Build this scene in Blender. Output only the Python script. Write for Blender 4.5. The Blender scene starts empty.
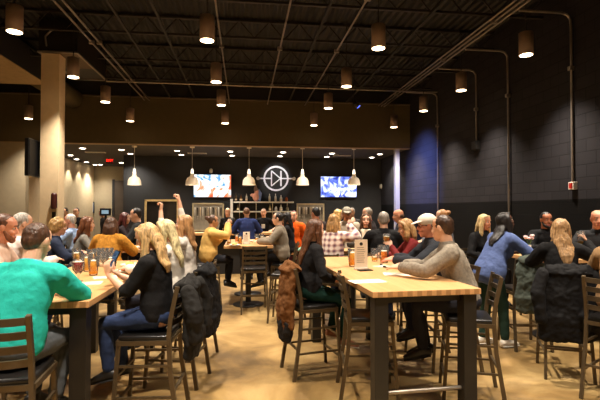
import bpy, bmesh, math, random
from mathutils import Vector, Matrix, noise
random.seed(7)
PI = math.pi
C = bpy.context.scene.collection
V = Vector
# ------------------------------------------------------------------ camera frame
CAM_Z, F, HOR = 1.70, 450.0, 209.0
TH = math.atan(56 / 450.0)
CT, ST = math.cos(TH), math.sin(TH)
def at(u, d):
    """floor point seen in picture column u at depth d (metres)"""
    lat = (u - 300) * d / F
    return (lat * CT + d * ST, d * CT - lat * ST)
def zat(v, d): return CAM_Z + (HOR - v) * d / F

# ------------------------------------------------------------------ materials
def lin(c):
    return tuple(((x / 255) / 12.92 if x / 255 <= .04045 else ((x / 255 + .055) / 1.055) ** 2.4) for x in c) + (1,)
MATS = {}
def mat(name, col, rough=.6, metal=0, var=.12, nscale=8, bump=0, bscale=60, stretch=(1, 1, 1), **kw):
    if name in MATS: return MATS[name]
    m = bpy.data.materials.new(name); m.use_nodes = True
    nt = m.node_tree; N = nt.nodes; L = nt.links
    b = N['Principled BSDF']
    tc = N.new('ShaderNodeTexCoord'); mp = N.new('ShaderNodeMapping')
    mp.inputs['Scale'].default_value = stretch
    L.new(tc.outputs['Object'], mp.inputs['Vector'])
    nz = N.new('ShaderNodeTexNoise'); nz.inputs['Scale'].default_value = nscale; nz.inputs['Detail'].default_value = 4
    L.new(mp.outputs[0], nz.inputs['Vector'])
    rp = N.new('ShaderNodeValToRGB')
    c = lin(col)
    rp.color_ramp.elements[0].position = .3; rp.color_ramp.elements[1].position = .7
    rp.color_ramp.elements[0].color = tuple(x * (1 - var) for x in c[:3]) + (1,)
    rp.color_ramp.elements[1].color = tuple(min(1, x * (1 + var)) for x in c[:3]) + (1,)
    L.new(nz.outputs['Fac'], rp.inputs['Fac']); L.new(rp.outputs['Color'], b.inputs['Base Color'])
    b.inputs['Roughness'].default_value = rough; b.inputs['Metallic'].default_value = metal
    if bump:
        n2 = N.new('ShaderNodeTexNoise'); n2.inputs['Scale'].default_value = bscale; n2.inputs['Detail'].default_value = 3
        L.new(mp.outputs[0], n2.inputs['Vector'])
        bp = N.new('ShaderNodeBump'); bp.inputs['Strength'].default_value = bump; bp.inputs['Distance'].default_value = .01
        L.new(n2.outputs['Fac'], bp.inputs['Height']); L.new(bp.outputs['Normal'], b.inputs['Normal'])
    for k, v in kw.items():
        b.inputs[k.replace('_', ' ')].default_value = v
    MATS[name] = m
    return m
def cloth(col): return mat('cloth_%d_%d_%d' % col, col, 0.85, var=.09, nscale=9, bump=.35, bscale=40, Specular_IOR_Level=.2)
def knit(col): return mat('knit_%d_%d_%d' % col, col, .9, var=.22, nscale=40, bump=.6, bscale=130, Specular_IOR_Level=.15)
def hairm(col): return mat('hair_%d_%d_%d' % col, col, .42, var=.5, nscale=5, bump=.5, bscale=8, stretch=(16, 16, 1.6))
def skinm(col): return mat('skin_%d_%d_%d' % col, col, .5, var=.06, nscale=18, bump=.05, bscale=200)
def emit(name, col, strength):
    if name in MATS: return MATS[name]
    m = bpy.data.materials.new(name); m.use_nodes = True
    b = m.node_tree.nodes['Principled BSDF']
    b.inputs['Base Color'].default_value = lin(col)
    b.inputs['Emission Color'].default_value = lin(col); b.inputs['Emission Strength'].default_value = strength
    MATS[name] = m; return m
def plaid():
    m = bpy.data.materials.new('pink_plaid'); m.use_nodes = True
    nt = m.node_tree; N = nt.nodes; L = nt.links; b = N['Principled BSDF']
    tc = N.new('ShaderNodeTexCoord'); prev = None
    mix = N.new('ShaderNodeMix'); mix.data_type = 'FLOAT'
    ws = []
    for d in ('X', 'Z'):
        w = N.new('ShaderNodeTexWave'); w.wave_type = 'BANDS'; w.bands_direction = d
        w.inputs['Scale'].default_value = 4.2; w.inputs['Distortion'].default_value = 1.2
        L.new(tc.outputs['Object'], w.inputs['Vector']); ws.append(w)
    mu = N.new('ShaderNodeMath'); mu.operation = 'ADD'
    L.new(ws[0].outputs['Fac'], mu.inputs[0]); L.new(ws[1].outputs['Fac'], mu.inputs[1])
    h = N.new('ShaderNodeMath'); h.operation = 'MULTIPLY'; h.inputs[1].default_value = .5
    L.new(mu.outputs[0], h.inputs[0])
    rp = N.new('ShaderNodeValToRGB'); e = rp.color_ramp.elements
    e[0].color = lin((112, 76, 92)); e[1].color = lin((236, 222, 212)); e[0].position = .06; e[1].position = .72
    k = e.new(.45); k.color = lin((206, 172, 162))
    L.new(h.outputs[0], rp.inputs['Fac']); L.new(rp.outputs['Color'], b.inputs['Base Color'])
    b.inputs['Roughness'].default_value = .9
    return m

# ------------------------------------------------------------------ mesh builder
class MB:
    def __init__(s): s.v = []; s.f = []
    def add(s, vs, fs):
        o = len(s.v); s.v += [tuple(p) for p in vs]; s.f += [tuple(i + o for i in f) for f in fs]
    def box(s, x0, x1, y0, y1, z0, z1):
        s.add([(x0, y0, z0), (x1, y0, z0), (x1, y1, z0), (x0, y1, z0), (x0, y0, z1), (x1, y0, z1), (x1, y1, z1), (x0, y1, z1)],
              [(0, 3, 2, 1), (4, 5, 6, 7), (0, 1, 5, 4), (1, 2, 6, 5), (2, 3, 7, 6), (3, 0, 4, 7)])
    def loft(s, rings, cap=True):
        n = len(rings[0]); vs = [p for r in rings for p in r]; fs = []
        for i in range(len(rings) - 1):
            for j in range(n):
                k = (j + 1) % n
                fs.append((i * n + j, i * n + k, (i + 1) * n + k, (i + 1) * n + j))
        if cap:
            fs.append(tuple(reversed(range(n)))); fs.append(tuple((len(rings) - 1) * n + j for j in range(n)))
        s.add(vs, fs)
    def tube(s, pts, rad, xref=None, n=12, round_cap=True):
        """sweep ellipses; rad items are r or (a along xref, b)"""
        pts = [V(p) for p in pts]
        rad = [(r, r) if not isinstance(r, (tuple, list)) else r for r in rad]
        T = []
        for i in range(len(pts)):
            a = pts[max(0, i - 1)]; b = pts[min(len(pts) - 1, i + 1)]
            t = b - a; T.append(t.normalized() if t.length > 1e-9 else V((0, 0, 1)))
        P, R, TT, XR = list(pts), list(rad), list(T), None
        if xref is None:
            t = T[0]; xr = V((1, 0, 0)) if abs(t.x) < .8 else V((0, 1, 0))
            xs = []
            for t in T:
                x = (xr - t * xr.dot(t)).normalized(); xs.append(x); xr = x
        else:
            xl = xref if isinstance(xref, list) else [xref] * len(pts)
            xs = [(V(x) - t * V(x).dot(t)).normalized() for x, t in zip(xl, T)]
        rings = []
        seq = []
        if round_cap:
            for q in (.25, .7): seq.append((P[0] - T[0] * min(R[0]) * (1 - q) * .9, (R[0][0] * math.sqrt(1 - (1 - q) ** 2), R[0][1] * math.sqrt(1 - (1 - q) ** 2)), T[0], xs[0]))
        for i in range(len(P)): seq.append((P[i], R[i], TT[i], xs[i]))
        if round_cap:
            for q in (.7, .25): seq.append((P[-1] + T[-1] * min(R[-1]) * (1 - q) * .9, (R[-1][0] * math.sqrt(1 - (1 - q) ** 2), R[-1][1] * math.sqrt(1 - (1 - q) ** 2)), T[-1], xs[-1]))
        for p, r, t, x in seq:
            y = t.cross(x)
            rings.append([p + x * (r[0] * math.cos(2 * PI * j / n + PI / n)) + y * (r[1] * math.sin(2 * PI * j / n + PI / n)) for j in range(n)])
        s.loft(rings)
    def ell(s, c, r, axes=None, n=16, m=10):
        c = V(c); ax = axes or (V((1, 0, 0)), V((0, 1, 0)), V((0, 0, 1))); rings = []
        for i in range(1, m):
            a = -PI / 2 + PI * i / m
            rings.append([c + ax[0] * (r[0] * math.cos(a) * math.cos(2 * PI * j / n)) + ax[1] * (r[1] * math.cos(a) * math.sin(2 * PI * j / n)) + ax[2] * (r[2] * math.sin(a)) for j in range(n)])
        o = len(s.v); s.loft(rings, cap=False)
        b = len(s.v); s.v.append(tuple(c - ax[2] * r[2])); s.v.append(tuple(c + ax[2] * r[2]))
        l = o + (m - 2) * n
        for j in range(n):
            s.f.append((b, o + (j + 1) % n, o + j)); s.f.append((b + 1, l + j, l + (j + 1) % n))
    def lathe(s, prof, c=(0, 0, 0), n=24, cap=True):
        s.loft([[(c[0] + r * math.cos(2 * PI * j / n), c[1] + r * math.sin(2 * PI * j / n), c[2] + z) for j in range(n)] for r, z in prof], cap)
    def bar(s, a, b, w, h=None, up=(0, 0, 1)):
        """rectangular bar"""
        s.sweep([a, b], w, h or w, up)
    def sweep(s, pts, w, h, up=(0, 0, 1)):
        pts = [V(p) for p in pts]; rings = []
        for i, p in enumerate(pts):
            t = (pts[min(len(pts) - 1, i + 1)] - pts[max(0, i - 1)]).normalized()
            u = V(up)
            if abs(t.dot(u)) > .97: u = V((0, 1, 0))
            x = t.cross(u).normalized(); y = x.cross(t)
            rings.append([p + x * (w / 2 * a) + y * (h / 2 * b) for a, b in ((-1, -1), (1, -1), (1, 1), (-1, 1))])
        s.loft(rings)
    def mesh(s, name):
        me = bpy.data.meshes.new(name); me.from_pydata(s.v, [], s.f)
        bm = bmesh.new(); bm.from_mesh(me); bmesh.ops.recalc_face_normals(bm, faces=bm.faces); bm.to_mesh(me); bm.free()
        return me
    def build(s, name, m, parent=None, smooth=False, bevel=0):
        me = s.mesh(name)
        if bevel:
            bm = bmesh.new(); bm.from_mesh(me)
            bmesh.ops.bevel(bm, geom=list(bm.edges), offset=bevel, segments=2, affect='EDGES', profile=.6)
            bm.to_mesh(me); bm.free()
        o = bpy.data.objects.new(name, me); C.objects.link(o)
        me.materials.append(m)
        if smooth:
            for p in me.polygons: p.use_smooth = True
        if parent: o.parent = parent
        return o
TEX = {}
def clouds(size):
    if size not in TEX:
        t = bpy.data.textures.new('clouds', 'CLOUDS'); t.noise_scale = size; t.noise_depth = 2; TEX[size] = t
    return TEX[size]
def fuse(mb, name, m, parent, voxel=.01, smooth=4, disp=None):
    """merge overlapping closed shapes into one continuous skin"""
    t = bpy.data.objects.new('tmp', mb.mesh('tmp')); C.objects.link(t)
    r = t.modifiers.new('r', 'REMESH'); r.mode = 'VOXEL'; r.voxel_size = voxel; r.use_smooth_shade = True
    if smooth:
        s = t.modifiers.new('s', 'SMOOTH'); s.factor = .5; s.iterations = smooth
    for sz, st in (disp or []):
        d = t.modifiers.new('d', 'DISPLACE'); d.texture = clouds(sz); d.strength = st; d.mid_level = .5; d.texture_coords = 'LOCAL'
    dg = bpy.context.evaluated_depsgraph_get()
    me = bpy.data.meshes.new_from_object(t.evaluated_get(dg)); me.name = name
    old = t.data; bpy.data.objects.remove(t); bpy.data.meshes.remove(old)
    me.materials.clear(); me.materials.append(m)
    for p in me.polygons: p.use_smooth = True
    o = bpy.data.objects.new(name, me); C.objects.link(o)
    if parent: o.parent = parent
    return o

LABELS = {}
def tag(o, label, cat, group=None):
    o['label'] = label; o['category'] = cat
    if group: o['group'] = group
    return o
def thing(name, label, cat, loc=(0, 0, 0), rz=0, group=None):
    o = bpy.data.objects.new(name, None); C.objects.link(o); o.empty_display_size = .1
    o.location = loc; o.rotation_euler = (0, 0, rz)
    return tag(o, label, cat, group)
def struct(name, mb, m, **k):
    o = mb.build(name, m, **k); o['kind'] = 'structure'; return o
def sbox(name, x0, x1, y0, y1, z0, z1, m):
    b = MB(); b.box(x0, x1, y0, y1, z0, z1); return struct(name, b, m)
def copy_tree(o, parent=None):
    c = o.copy(); C.objects.link(c)
    if parent: c.parent = parent
    for ch in list(o.children): copy_tree(ch, c)
    return c
ORD = ['first', 'second', 'third', 'fourth', 'fifth', 'sixth', 'seventh', 'eighth', 'ninth', 'tenth', 'eleventh', 'twelfth']

# ------------------------------------------------------------------ room
XL, XR, YH, YB, ZC, ZB = -7.3, 5.3, 13.9, 17.0, 5.5, 3.65
def floor_mat():
    m = bpy.data.materials.new('stained_concrete'); m.use_nodes = True
    N = m.node_tree.nodes; L = m.node_tree.links; b = N['Principled BSDF']
    tc = N.new('ShaderNodeTexCoord')
    n1 = N.new('ShaderNodeTexNoise'); n1.inputs['Scale'].default_value = 1.1; n1.inputs['Detail'].default_value = 9; n1.inputs['Roughness'].default_value = .62
    n1.inputs['Distortion'].default_value = .6
    L.new(tc.outputs['Object'], n1.inputs['Vector'])
    r = N.new('ShaderNodeValToRGB'); e = r.color_ramp.elements
    e[0].position = .34; e[0].color = lin((92, 71, 42)); e[1].position = .66; e[1].color = lin((178, 149, 98))
    k = e.new(.5); k.color = lin((144, 114, 68))
    L.new(n1.outputs['Fac'], r.inputs['Fac']); L.new(r.outputs['Color'], b.inputs['Base Color'])
    n2 = N.new('ShaderNodeTexNoise'); n2.inputs['Scale'].default_value = 3; n2.inputs['Detail'].default_value = 6
    L.new(tc.outputs['Object'], n2.inputs['Vector'])
    mr = N.new('ShaderNodeMapRange'); mr.inputs['To Min'].default_value = .3; mr.inputs['To Max'].default_value = .55
    L.new(n2.outputs['Fac'], mr.inputs['Value']); L.new(mr.outputs[0], b.inputs['Roughness'])
    bp = N.new('ShaderNodeBump'); bp.inputs['Strength'].default_value = .05; L.new(n2.outputs['Fac'], bp.inputs['Height']); L.new(bp.outputs[0], b.inputs['Normal'])
    return m
def block_mat():
    m = bpy.data.materials.new('painted_block'); m.use_nodes = True
    N = m.node_tree.nodes; L = m.node_tree.links; b = N['Principled BSDF']
    tc = N.new('ShaderNodeTexCoord'); sp = N.new('ShaderNodeSeparateXYZ'); cb = N.new('ShaderNodeCombineXYZ')
    L.new(tc.outputs['Object'], sp.inputs[0]); L.new(sp.outputs['Y'], cb.inputs['X']); L.new(sp.outputs['Z'], cb.inputs['Y'])
    br = N.new('ShaderNodeTexBrick'); br.inputs['Scale'].default_value = 1
    br.inputs['Brick Width'].default_value = .4; br.inputs['Row Height'].default_value = .2; br.inputs['Mortar Size'].default_value = .008
    br.inputs['Color1'].default_value = (1, 1, 1, 1); br.inputs['Color2'].default_value = (.82, .82, .82, 1); br.inputs['Mortar'].default_value = (.5, .5, .5, 1)
    L.new(cb.outputs[0], br.inputs['Vector'])
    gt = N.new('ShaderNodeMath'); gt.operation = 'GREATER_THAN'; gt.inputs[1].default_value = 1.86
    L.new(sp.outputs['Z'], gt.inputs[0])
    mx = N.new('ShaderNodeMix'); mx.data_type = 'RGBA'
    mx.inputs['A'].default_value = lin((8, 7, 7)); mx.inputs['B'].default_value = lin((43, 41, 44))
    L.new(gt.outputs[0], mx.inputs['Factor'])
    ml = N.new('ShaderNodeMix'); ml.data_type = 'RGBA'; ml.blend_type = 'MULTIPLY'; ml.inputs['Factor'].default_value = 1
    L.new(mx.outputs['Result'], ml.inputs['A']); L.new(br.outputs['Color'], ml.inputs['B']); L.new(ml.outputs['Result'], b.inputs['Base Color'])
    bp = N.new('ShaderNodeBump'); bp.inputs['Strength'].default_value = .6; bp.inputs['Distance'].default_value = .01
    L.new(br.outputs['Color'], bp.inputs['Height']); L.new(bp.outputs[0], b.inputs['Normal'])
    b.inputs['Roughness'].default_value = .85; b.inputs['Specular IOR Level'].default_value = .15
    return m
def deck_mat():
    m = mat('black_steel_deck', (22, 19, 16), .7, var=.2)
    N = m.node_tree.nodes; L = m.node_tree.links; b = N['Principled BSDF']
    w = N.new('ShaderNodeTexWave'); w.inputs['Scale'].default_value = 2.0; w.bands_direction = 'X'
    L.new(N['Texture Coordinate'].outputs['Object'], w.inputs['Vector'])
    bp = N.new('ShaderNodeBump'); bp.inputs['Strength'].default_value = 1; bp.inputs['Distance'].default_value = .06
    L.new(w.outputs['Fac'], bp.inputs['Height']); L.new(bp.outputs[0], b.inputs['Normal'])
    return m
M_header = mat('brown_drywall', (82, 70, 44), .85, var=.05, bump=.05)
M_beige = mat('beige_drywall', (150, 136, 110), .85, var=.05, bump=.05)
M_bar = mat('charcoal_drywall', (38, 37, 37), .8, var=.08)
M_black = mat('black_paint', (22, 20, 19), .7)
M_cream = mat('cream_paint', (214, 190, 152), .7, var=.05)
M_white = mat('white_paint', (225, 218, 205), .6, var=.04)
M_steel = mat('galvanised_conduit', (150, 140, 128), .4, .8)
M_dsteel = mat('dark_steel', (46, 42, 38), .5, .5)
M_joist = mat('joist_paint', (36, 30, 25), .6, .2)
M_ceil2 = mat('dark_ceiling_paint', (60, 56, 52), .9)

sbox('floor', XL - .3, XR + .3, -2.2, 21.8, -.12, 0, floor_mat())
sbox('ceiling', XL - .3, XR + .3, -2.2, YH + .2, ZC, ZC + .15, deck_mat())
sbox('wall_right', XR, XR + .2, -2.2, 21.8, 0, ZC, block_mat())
sbox('wall_left', XL - .2, XL, -2.2, 21.8, 0, ZC, M_beige)
sbox('wall_rear', XL, XR, -2.4, -2.2, 0, ZC, M_beige)
sbox('wall_header', XL, XR, YH, YH + .2, ZB, 5.06, M_header)
sbox('wall_header_upper', XL, XR, YH + .02, YH + .2, 5.06, ZC, M_black)
sbox('trim_1', XL, XR, YH - .04, YH, 5.03, 5.07, mat('bronze_trim', (96, 84, 68), .5))
sbox('trim_2', XL, XR, YH - .02, YH + .2, ZB - .02, ZB, mat('header_edge', (150, 125, 88), .6))
sbox('wall_stub', XL, -6.28, YH, YH + .2, 0, ZB - .02, M_beige)
sbox('ceiling_bar', XL, XR, YH + .2, 21.8, ZB, ZB + .12, M_ceil2)
sbox('wall_back_bar', -4.2, XR, YB, YB + .15, 0, ZB, M_bar)
sbox('wall_bar_side', -4.35, -4.2, YB, 21.6, 0, ZB, M_bar)
sbox('wall_back', XL, -4.35, 21.5, 21.7, 0, ZB, M_beige)
sbox('wall_back_left', -6.95, -6.8, YH + .2, 21.5, 0, ZB, M_cream)
x, y = at(400, 14.2)
sbox('trim_3', x - .07, x + .07, YH + .02, YH + .18, 0, ZB - .02, mat('grey_white_paint', (172, 168, 160), .6, var=.04))
# pale column on the left
cx, cy = at(52, 9.0)
o = sbox('column', cx - .17, cx + .17, cy - .15, cy + .15, 0, 4.78, M_cream)
# soffit, duct
sbox('ceiling_soffit', XL, -4.72, -2.2, 11.5, 4.72, 5.3, M_black)
sbox('ceiling_soffit_lining', XL, -4.72, -2.2, 11.5, 4.7, 4.72, mat('tan_lining', (150, 126, 88), .85))
b = MB(); b.tube([(-5.0, 11.5, 4.95), (-5.0, 13.9, 4.95)], [.28, .28], round_cap=False, n=20)
o = struct('ceiling_duct', b, M_header, smooth=True)
# dark plenum box hung above the column
t = thing('ceiling_heater', 'dark box heater with pale lower rim hung above the pale column', 'heater', (cx + .16, cy + .75, 4.78))
b = MB(); b.box(-.36, .36, -.95, .95, .03, .7); b.build('body', M_dsteel, t)
for s in (-1, 1):
    b = MB(); b.box(s * .36 - .02, s * .36 + .02, -.97, .97, 0, .03); b.build('rim', M_steel, t)
    b = MB(); b.box(-.34, .34, s * .96 - .02, s * .96 + .02, 0, .03); b.build('rim', M_steel, t)
b = MB(); b.box(-.33, .33, -.93, .1, .015, .03); b.build('grille', mat('brown_panel', (88, 70, 48), .6), t)
b = MB(); b.tube([(-.2, -.99, .12), (-.22, -1.0, .3), (-.1, -1.02, .42), (.1, -1.02, .46), (.36, -1.0, .46)], [.018] * 5); b.build('hose', M_steel, t, smooth=True)
# joists
for i in range(9):
    yj = 1.0 + i * 1.6
    if yj > 13.5: break
    b = MB(); b.bar((XL, yj, 5.12), (XR, yj, 5.12), .06, .04); b.bar((XL, yj, 5.46), (XR, yj, 5.46), .08, .05)
    n = 42
    for k in range(n):
        xa = XL + (XR - XL) * k / n; xb = XL + (XR - XL) * (k + 1) / n
        b.bar((xa, yj, 5.12 if k % 2 else 5.46), (xb, yj, 5.46 if k % 2 else 5.12), .022)
    struct('ceiling_joist', b, M_joist)
# purlins running away from the camera
for xg in (-2.2, -1.5, 1.4, 3.2):
    b = MB(); b.bar((xg, -2, 5.07), (xg, 13.9, 5.07), .04, .04); struct('ceiling_brace', b, M_black)

# conduits under the ceiling
def conduit(pts, r, label, straps=(), name='conduit', m=None):
    t = thing(name, label, 'pipe', pts[0])
    P0 = V(pts[0])
    b = MB(); b.tube([V(p) - P0 for p in pts], [r] * len(pts), n=8); b.build('pipe', m or M_steel, t, smooth=True)
    for s in straps:
        b = MB(); q = V(s) - P0; b.box(q.x - .05, q.x + .05, q.y - .03, q.y + .03, q.z - .035, q.z + .035); b.build('clamp', M_steel, t, bevel=.008)
    return t
def rail_x(ratio, h): return ratio * CT * h
for ratio, lab in ((.222, 'thin ceiling conduit running away just right of the middle lamp line'), (.585, 'thin ceiling conduit left of the second lamp line from the right'), (-.14, 'thin ceiling conduit beside the lamp line over the aisle')):
    X = rail_x(ratio, 3.2)
    conduit([(X, -1, 4.9), (X, 13.7, 4.9)], .016, lab, [(X, yy, 4.9) for yy in (6.6, 8.9, 11.6)])
for k, dx in enumerate((-.09, 0, .09)):
    X = rail_x(1.34, 3.2) + dx
    conduit([(X, -1, 4.93 - .012 * k), (X, 13.6, 4.93 - .012 * k)], .018, '%s pipe of the three conduits running below the ceiling near the block wall' % ('left-hand', 'middle', 'right-hand')[k], [(X, yy, 4.93 - .012 * k) for yy in (7.2, 9.2, 12.2)] if k == 1 else ())
for k, dx in enumerate((-.08, .06)):
    X = rail_x(-.89, 3.2) + dx
    conduit([(X, -1, 4.9), (X, 13.6, 4.9)], .02, '%s of the paired ceiling conduits passing above the pale column' % ('outer pipe', 'inner pipe')[k], [(X, yy, 4.9) for yy in (6.2, 9.0, 11.6)])
conduit([(-3.4, 11.6, 4.868), (5.2, 11.6, 4.868)], .018, 'conduit crossing the room below the ceiling in front of the brown header', [])
for u, ve, lab in ((573, 182, 'bent steel conduit dropping down the block wall to the red and white alarm'), (509, 250, 'tall bent steel conduit down the block wall behind the bearded man'),
                   (477, 141, 'short bent steel conduit dropping to the black box on block wall'), (438, 225, 'bent steel conduit down block wall next to the blue light')):
    k = (u - 300) / F * CT + ST
    d = (XR - .035) / k; Y = at(u, d)[1]; ze = max(.3, zat(ve, d)); zt = 4.88
    xa = rail_x(1.34, 3.2) + .12
    conduit([(xa, Y, zt), (XR - .2, Y, zt), (XR - .1, Y, zt - .03), (XR - .045, Y, zt - .1), (XR - .035, Y, zt - .22), (XR - .035, Y, ze)], .02, lab, [(XR - .035, Y, zt - .9)])
    if u == 573:
        t = thing('fire_alarm', 'small white fire alarm with red strobe on the block wall', 'alarm', (XR - .04, Y, ze - .06))
        b = MB(); b.box(-.03, .04, -.06, .06, -.06, .06); b.build('body', M_white, t, bevel=.006)
        b = MB(); b.box(-.05, -.03, -.04, .02, -.045, .045); b.build('strobe', mat('alarm_red', (180, 30, 20), .4), t)
    if u == 477:
        t = thing('switch_box', 'small black box at the end of a wall conduit', 'box', (XR - .05, Y, ze - .1))
        b = MB(); b.box(-.05, .05, -.11, .11, -.1, .1); b.build('body', M_black, t, bevel=.01)
        b = MB(); b.box(-.06, -.05, -.09, .09, -.08, .08); b.build('lid', M_dsteel, t)

# ------------------------------------------------------------------ lamps
M_lamp = mat('bronze_lamp_can', (140, 118, 100), .5, .1)
M_glow = emit('lamp_glow', (255, 226, 180), 14)
M_glow_dim = emit('downlight_glow', (255, 240, 218), 14)
WARM = (1.0, .88, .73)
def spot(loc, power, size=100, blend=.7, col=WARM, rot=(0, 0, 0), radius=.1):
    l = bpy.data.lights.new('spot', 'SPOT'); l.energy = power; l.spot_size = math.radians(size); l.spot_blend = blend; l.color = col; l.shadow_soft_size = radius
    o = bpy.data.objects.new('spot_light', l); C.objects.link(o); o.location = loc; o.rotation_euler = rot; return o
lamp0 = thing('pendant_light', '', 'ceiling light', (0, 0, 0))
b = MB(); b.lathe([(.085, .0), (.11, .0), (.11, .36), (.085, .37), (.02, .372)], n=28); b.build('lamp_can', M_lamp, lamp0, smooth=True)
b = MB(); b.lathe([(.0, -.004), (.098, -.004), (.098, .002), (.0, .002)], n=28); b.build('lens', M_glow, lamp0)
b = MB(); b.tube([(0, 0, .36), (0, 0, 1.28)], [.009, .009], n=8); b.build('stem', M_dsteel, lamp0, smooth=True)
LX = [(-5.93, 'in the line nearest the left wall'), (-3.22, 'in the line beside the pale column'), (-.55, 'in the line over the aisle'), (2.07, 'in the second line from the block wall'), (4.54, 'in the line along the block wall')]
LY = [.1, 2.3, 4.5, 6.75, 8.95, 10.95, 13.25]
first = True
ZL = 4.2
for X, cl in LX:
    for k, Y in enumerate(LY):
        if X < -5 and k != 6: continue
        l = lamp0 if first else copy_tree(lamp0); first = False
        l.location = (X, Y, ZL)
        n = k - 2
        l['label'] = ('lit bronze cylinder lamp hanging alone left of the pale column' if X < -5 else
                      'bronze cylinder lamp %s' % cl + ', ' + (['third above view', 'second above view', 'first above view', 'nearest one seen', 'second nearest seen', 'third nearest seen', 'farthest one'][k]))
        l['group'] = 'bronze cylinder ceiling lamps'
        spot((X, Y, ZL - .03), 760, 98, 1.0, radius=.07)

def wallpt(u, v, Y):
    k = math.tan(math.atan((u - 300) / F) + TH); X = Y * k; d = X * ST + Y * CT
    return X, zat(v, d)
# recessed lights of the bar ceiling
dl0 = None
def recess(u, v, i):
    global dl0
    d = F * (ZB - CAM_Z) / (HOR - v); X, Y = at(u, d)
    if dl0 is None:
        dl0 = thing('recessed_spotlight', '', 'ceiling light')
        b = MB(); b.lathe([(.08, -.006), (.11, -.012), (.12, 0), (.08, 0)], n=20); b.build('trim_ring', M_white, dl0)
        b = MB(); b.lathe([(0, -.016), (.075, -.016), (.085, 0), (0, 0)], n=20); b.build('lens', M_glow_dim, dl0)
        t = dl0
    else: t = copy_tree(dl0)
    t.location = (X, Y, ZB); t['group'] = 'recessed lights in the bar ceiling'
    return t, X, Y
RL = [(70, 155, 'round recessed ceiling light nearest the pale column'), (82, 148, 'recessed light in front of the long bar vent, left of exit sign'),
      (100, 164.5, 'recessed light over the far cream corner'), (121, 149.5, 'recessed light just left of the first white pendant'),
      (130, 153.5, 'recessed light behind the first white pendant cord'), (121, 162.5, 'recessed light right of the red exit sign'), (177, 150.5, 'recessed light left of the second white pendant'),
      (181, 154.5, 'recessed light behind and left of the second white pendant'), (230, 151.2, 'recessed light left of the third white pendant, front one'), (232, 155.3, 'recessed light left of the third white pendant, rear one'),
      (283, 152, 'recessed light above the diode emblem, front one'), (280, 155.8, 'recessed light above the diode emblem, rear one'), (332, 153.2, 'recessed light left of the last white pendant, front one'),
      (327, 156.6, 'recessed light left of the last white pendant, rear one'), (380, 153.9, 'recessed light right of the last white pendant, front one'), (372, 157.2, 'recessed light right of the last white pendant, rear one')]
for i, (u, v, lab) in enumerate(RL):
    t, X, Y = recess(u, v, i); t['label'] = lab
    if 'emblem' in lab and 'front' in lab:
        o = spot((X, Y, ZB - .03), 170, 42, .6, (1, .98, .97), radius=.05); o.rotation_euler = (V(wallpt(276, 178.5, YB)[:1] + (YB, wallpt(276, 178.5, YB)[1])) - V(o.location)).to_track_quat('-Z', 'Y').to_euler()
    elif i % 2 == 0: spot((X, Y, ZB - .03), 300, 125, .8, (1, .93, .82), radius=.06)
# scallops on the cream wall
for i, Y in enumerate((18.5, 19.6, 20.7)):
    t = copy_tree(dl0); t.location = (-6.5, Y, ZB); t['label'] = 'wall washing recessed light, %s along the cream wall' % ORD[i]
    spot((-6.5, Y, ZB - .03), 120, 80, .5, (1, .95, .82), radius=.03)
for u, v0, v1, lab in ((95, 152, 153, 'white linear vent in the bar ceiling above the exit sign'), (197, 153, 154, 'white linear vent in the bar ceiling above the first screen'), (342, 155.5, 156, 'white linear vent in bar ceiling above the second screen')):
    d = F * (ZB - CAM_Z) / (HOR - v0); X, Y = at(u, d)
    t = thing('ceiling_vent', lab, 'vent', (X, Y, ZB))
    b = MB(); b.box(-.32, .32, -.1, .1, -.02, 0); b.build('frame', M_white, t)
    for k in range(3):
        b = MB(); b.box(-.29, .29, -.07 + .055 * k, -.04 + .055 * k, -.028, -.018); b.build('slat', M_steel, t)

# white pendants over the bar
M_shade = mat('white_enamel', (236, 226, 208), .4, var=.04)
_n = M_shade.node_tree; _tr = _n.nodes.new('ShaderNodeBsdfTranslucent'); _tr.inputs['Color'].default_value = lin((255, 240, 215)); _mx = _n.nodes.new('ShaderNodeMixShader'); _mx.inputs[0].default_value = .16
_n.links.new(_n.nodes['Principled BSDF'].outputs[0], _mx.inputs[1]); _n.links.new(_tr.outputs[0], _mx.inputs[2]); _n.links.new(_mx.outputs[0], _n.nodes['Material Output'].inputs['Surface'])
pd0 = None
for i, u in enumerate((134, 192, 249, 302.5, 354)):
    d = 14.55; X, Y = at(u, d); Y = YH + .45; d = X * ST + Y * CT; X = ((u - 300) * d / F) * CT + d * ST
    zb = zat(185, d)
    if pd0 is None:
        pd0 = thing('pendant_lamp', '', 'pendant lamp'); t = pd0
        b = MB(); b.lathe([(.21, 0), (.205, .02), (.19, .14), (.15, .22), (.07, .27), (.05, .36), (.045, .36), (.06, .27), (.14, .21), (.18, .13), (.2, .0)], n=28, cap=False); b.build('lamp_shade', M_shade, t, smooth=True)
        b = MB(); b.ell((0, 0, .12), (.07, .07, .09)); b.build('bulb', emit('bulb_glow', (255, 242, 222), 18), t, smooth=True)
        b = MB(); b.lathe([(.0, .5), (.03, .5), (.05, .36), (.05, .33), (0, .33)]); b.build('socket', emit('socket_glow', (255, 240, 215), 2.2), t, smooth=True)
        b = MB(); b.tube([(0, 0, .48), (0, 0, ZB - zb)], [.008, .008], n=6); b.build('cord', M_white, t, smooth=True)
        b = MB(); b.lathe([(0, ZB - zb - .05), (.07, ZB - zb - .05), (.08, ZB - zb), (0, ZB - zb)]); b.build('canopy', M_white, t, smooth=True)
    else: t = copy_tree(pd0)
    t.location = (X, Y, zb); t['label'] = 'white bell pendant lamp, %s from the left along the bar opening' % ORD[i]; t['group'] = 'white pendants over the bar'
    spot((X, Y, zb + .06), 130, 120, .6, (1, .93, .82), radius=.06)

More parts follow.
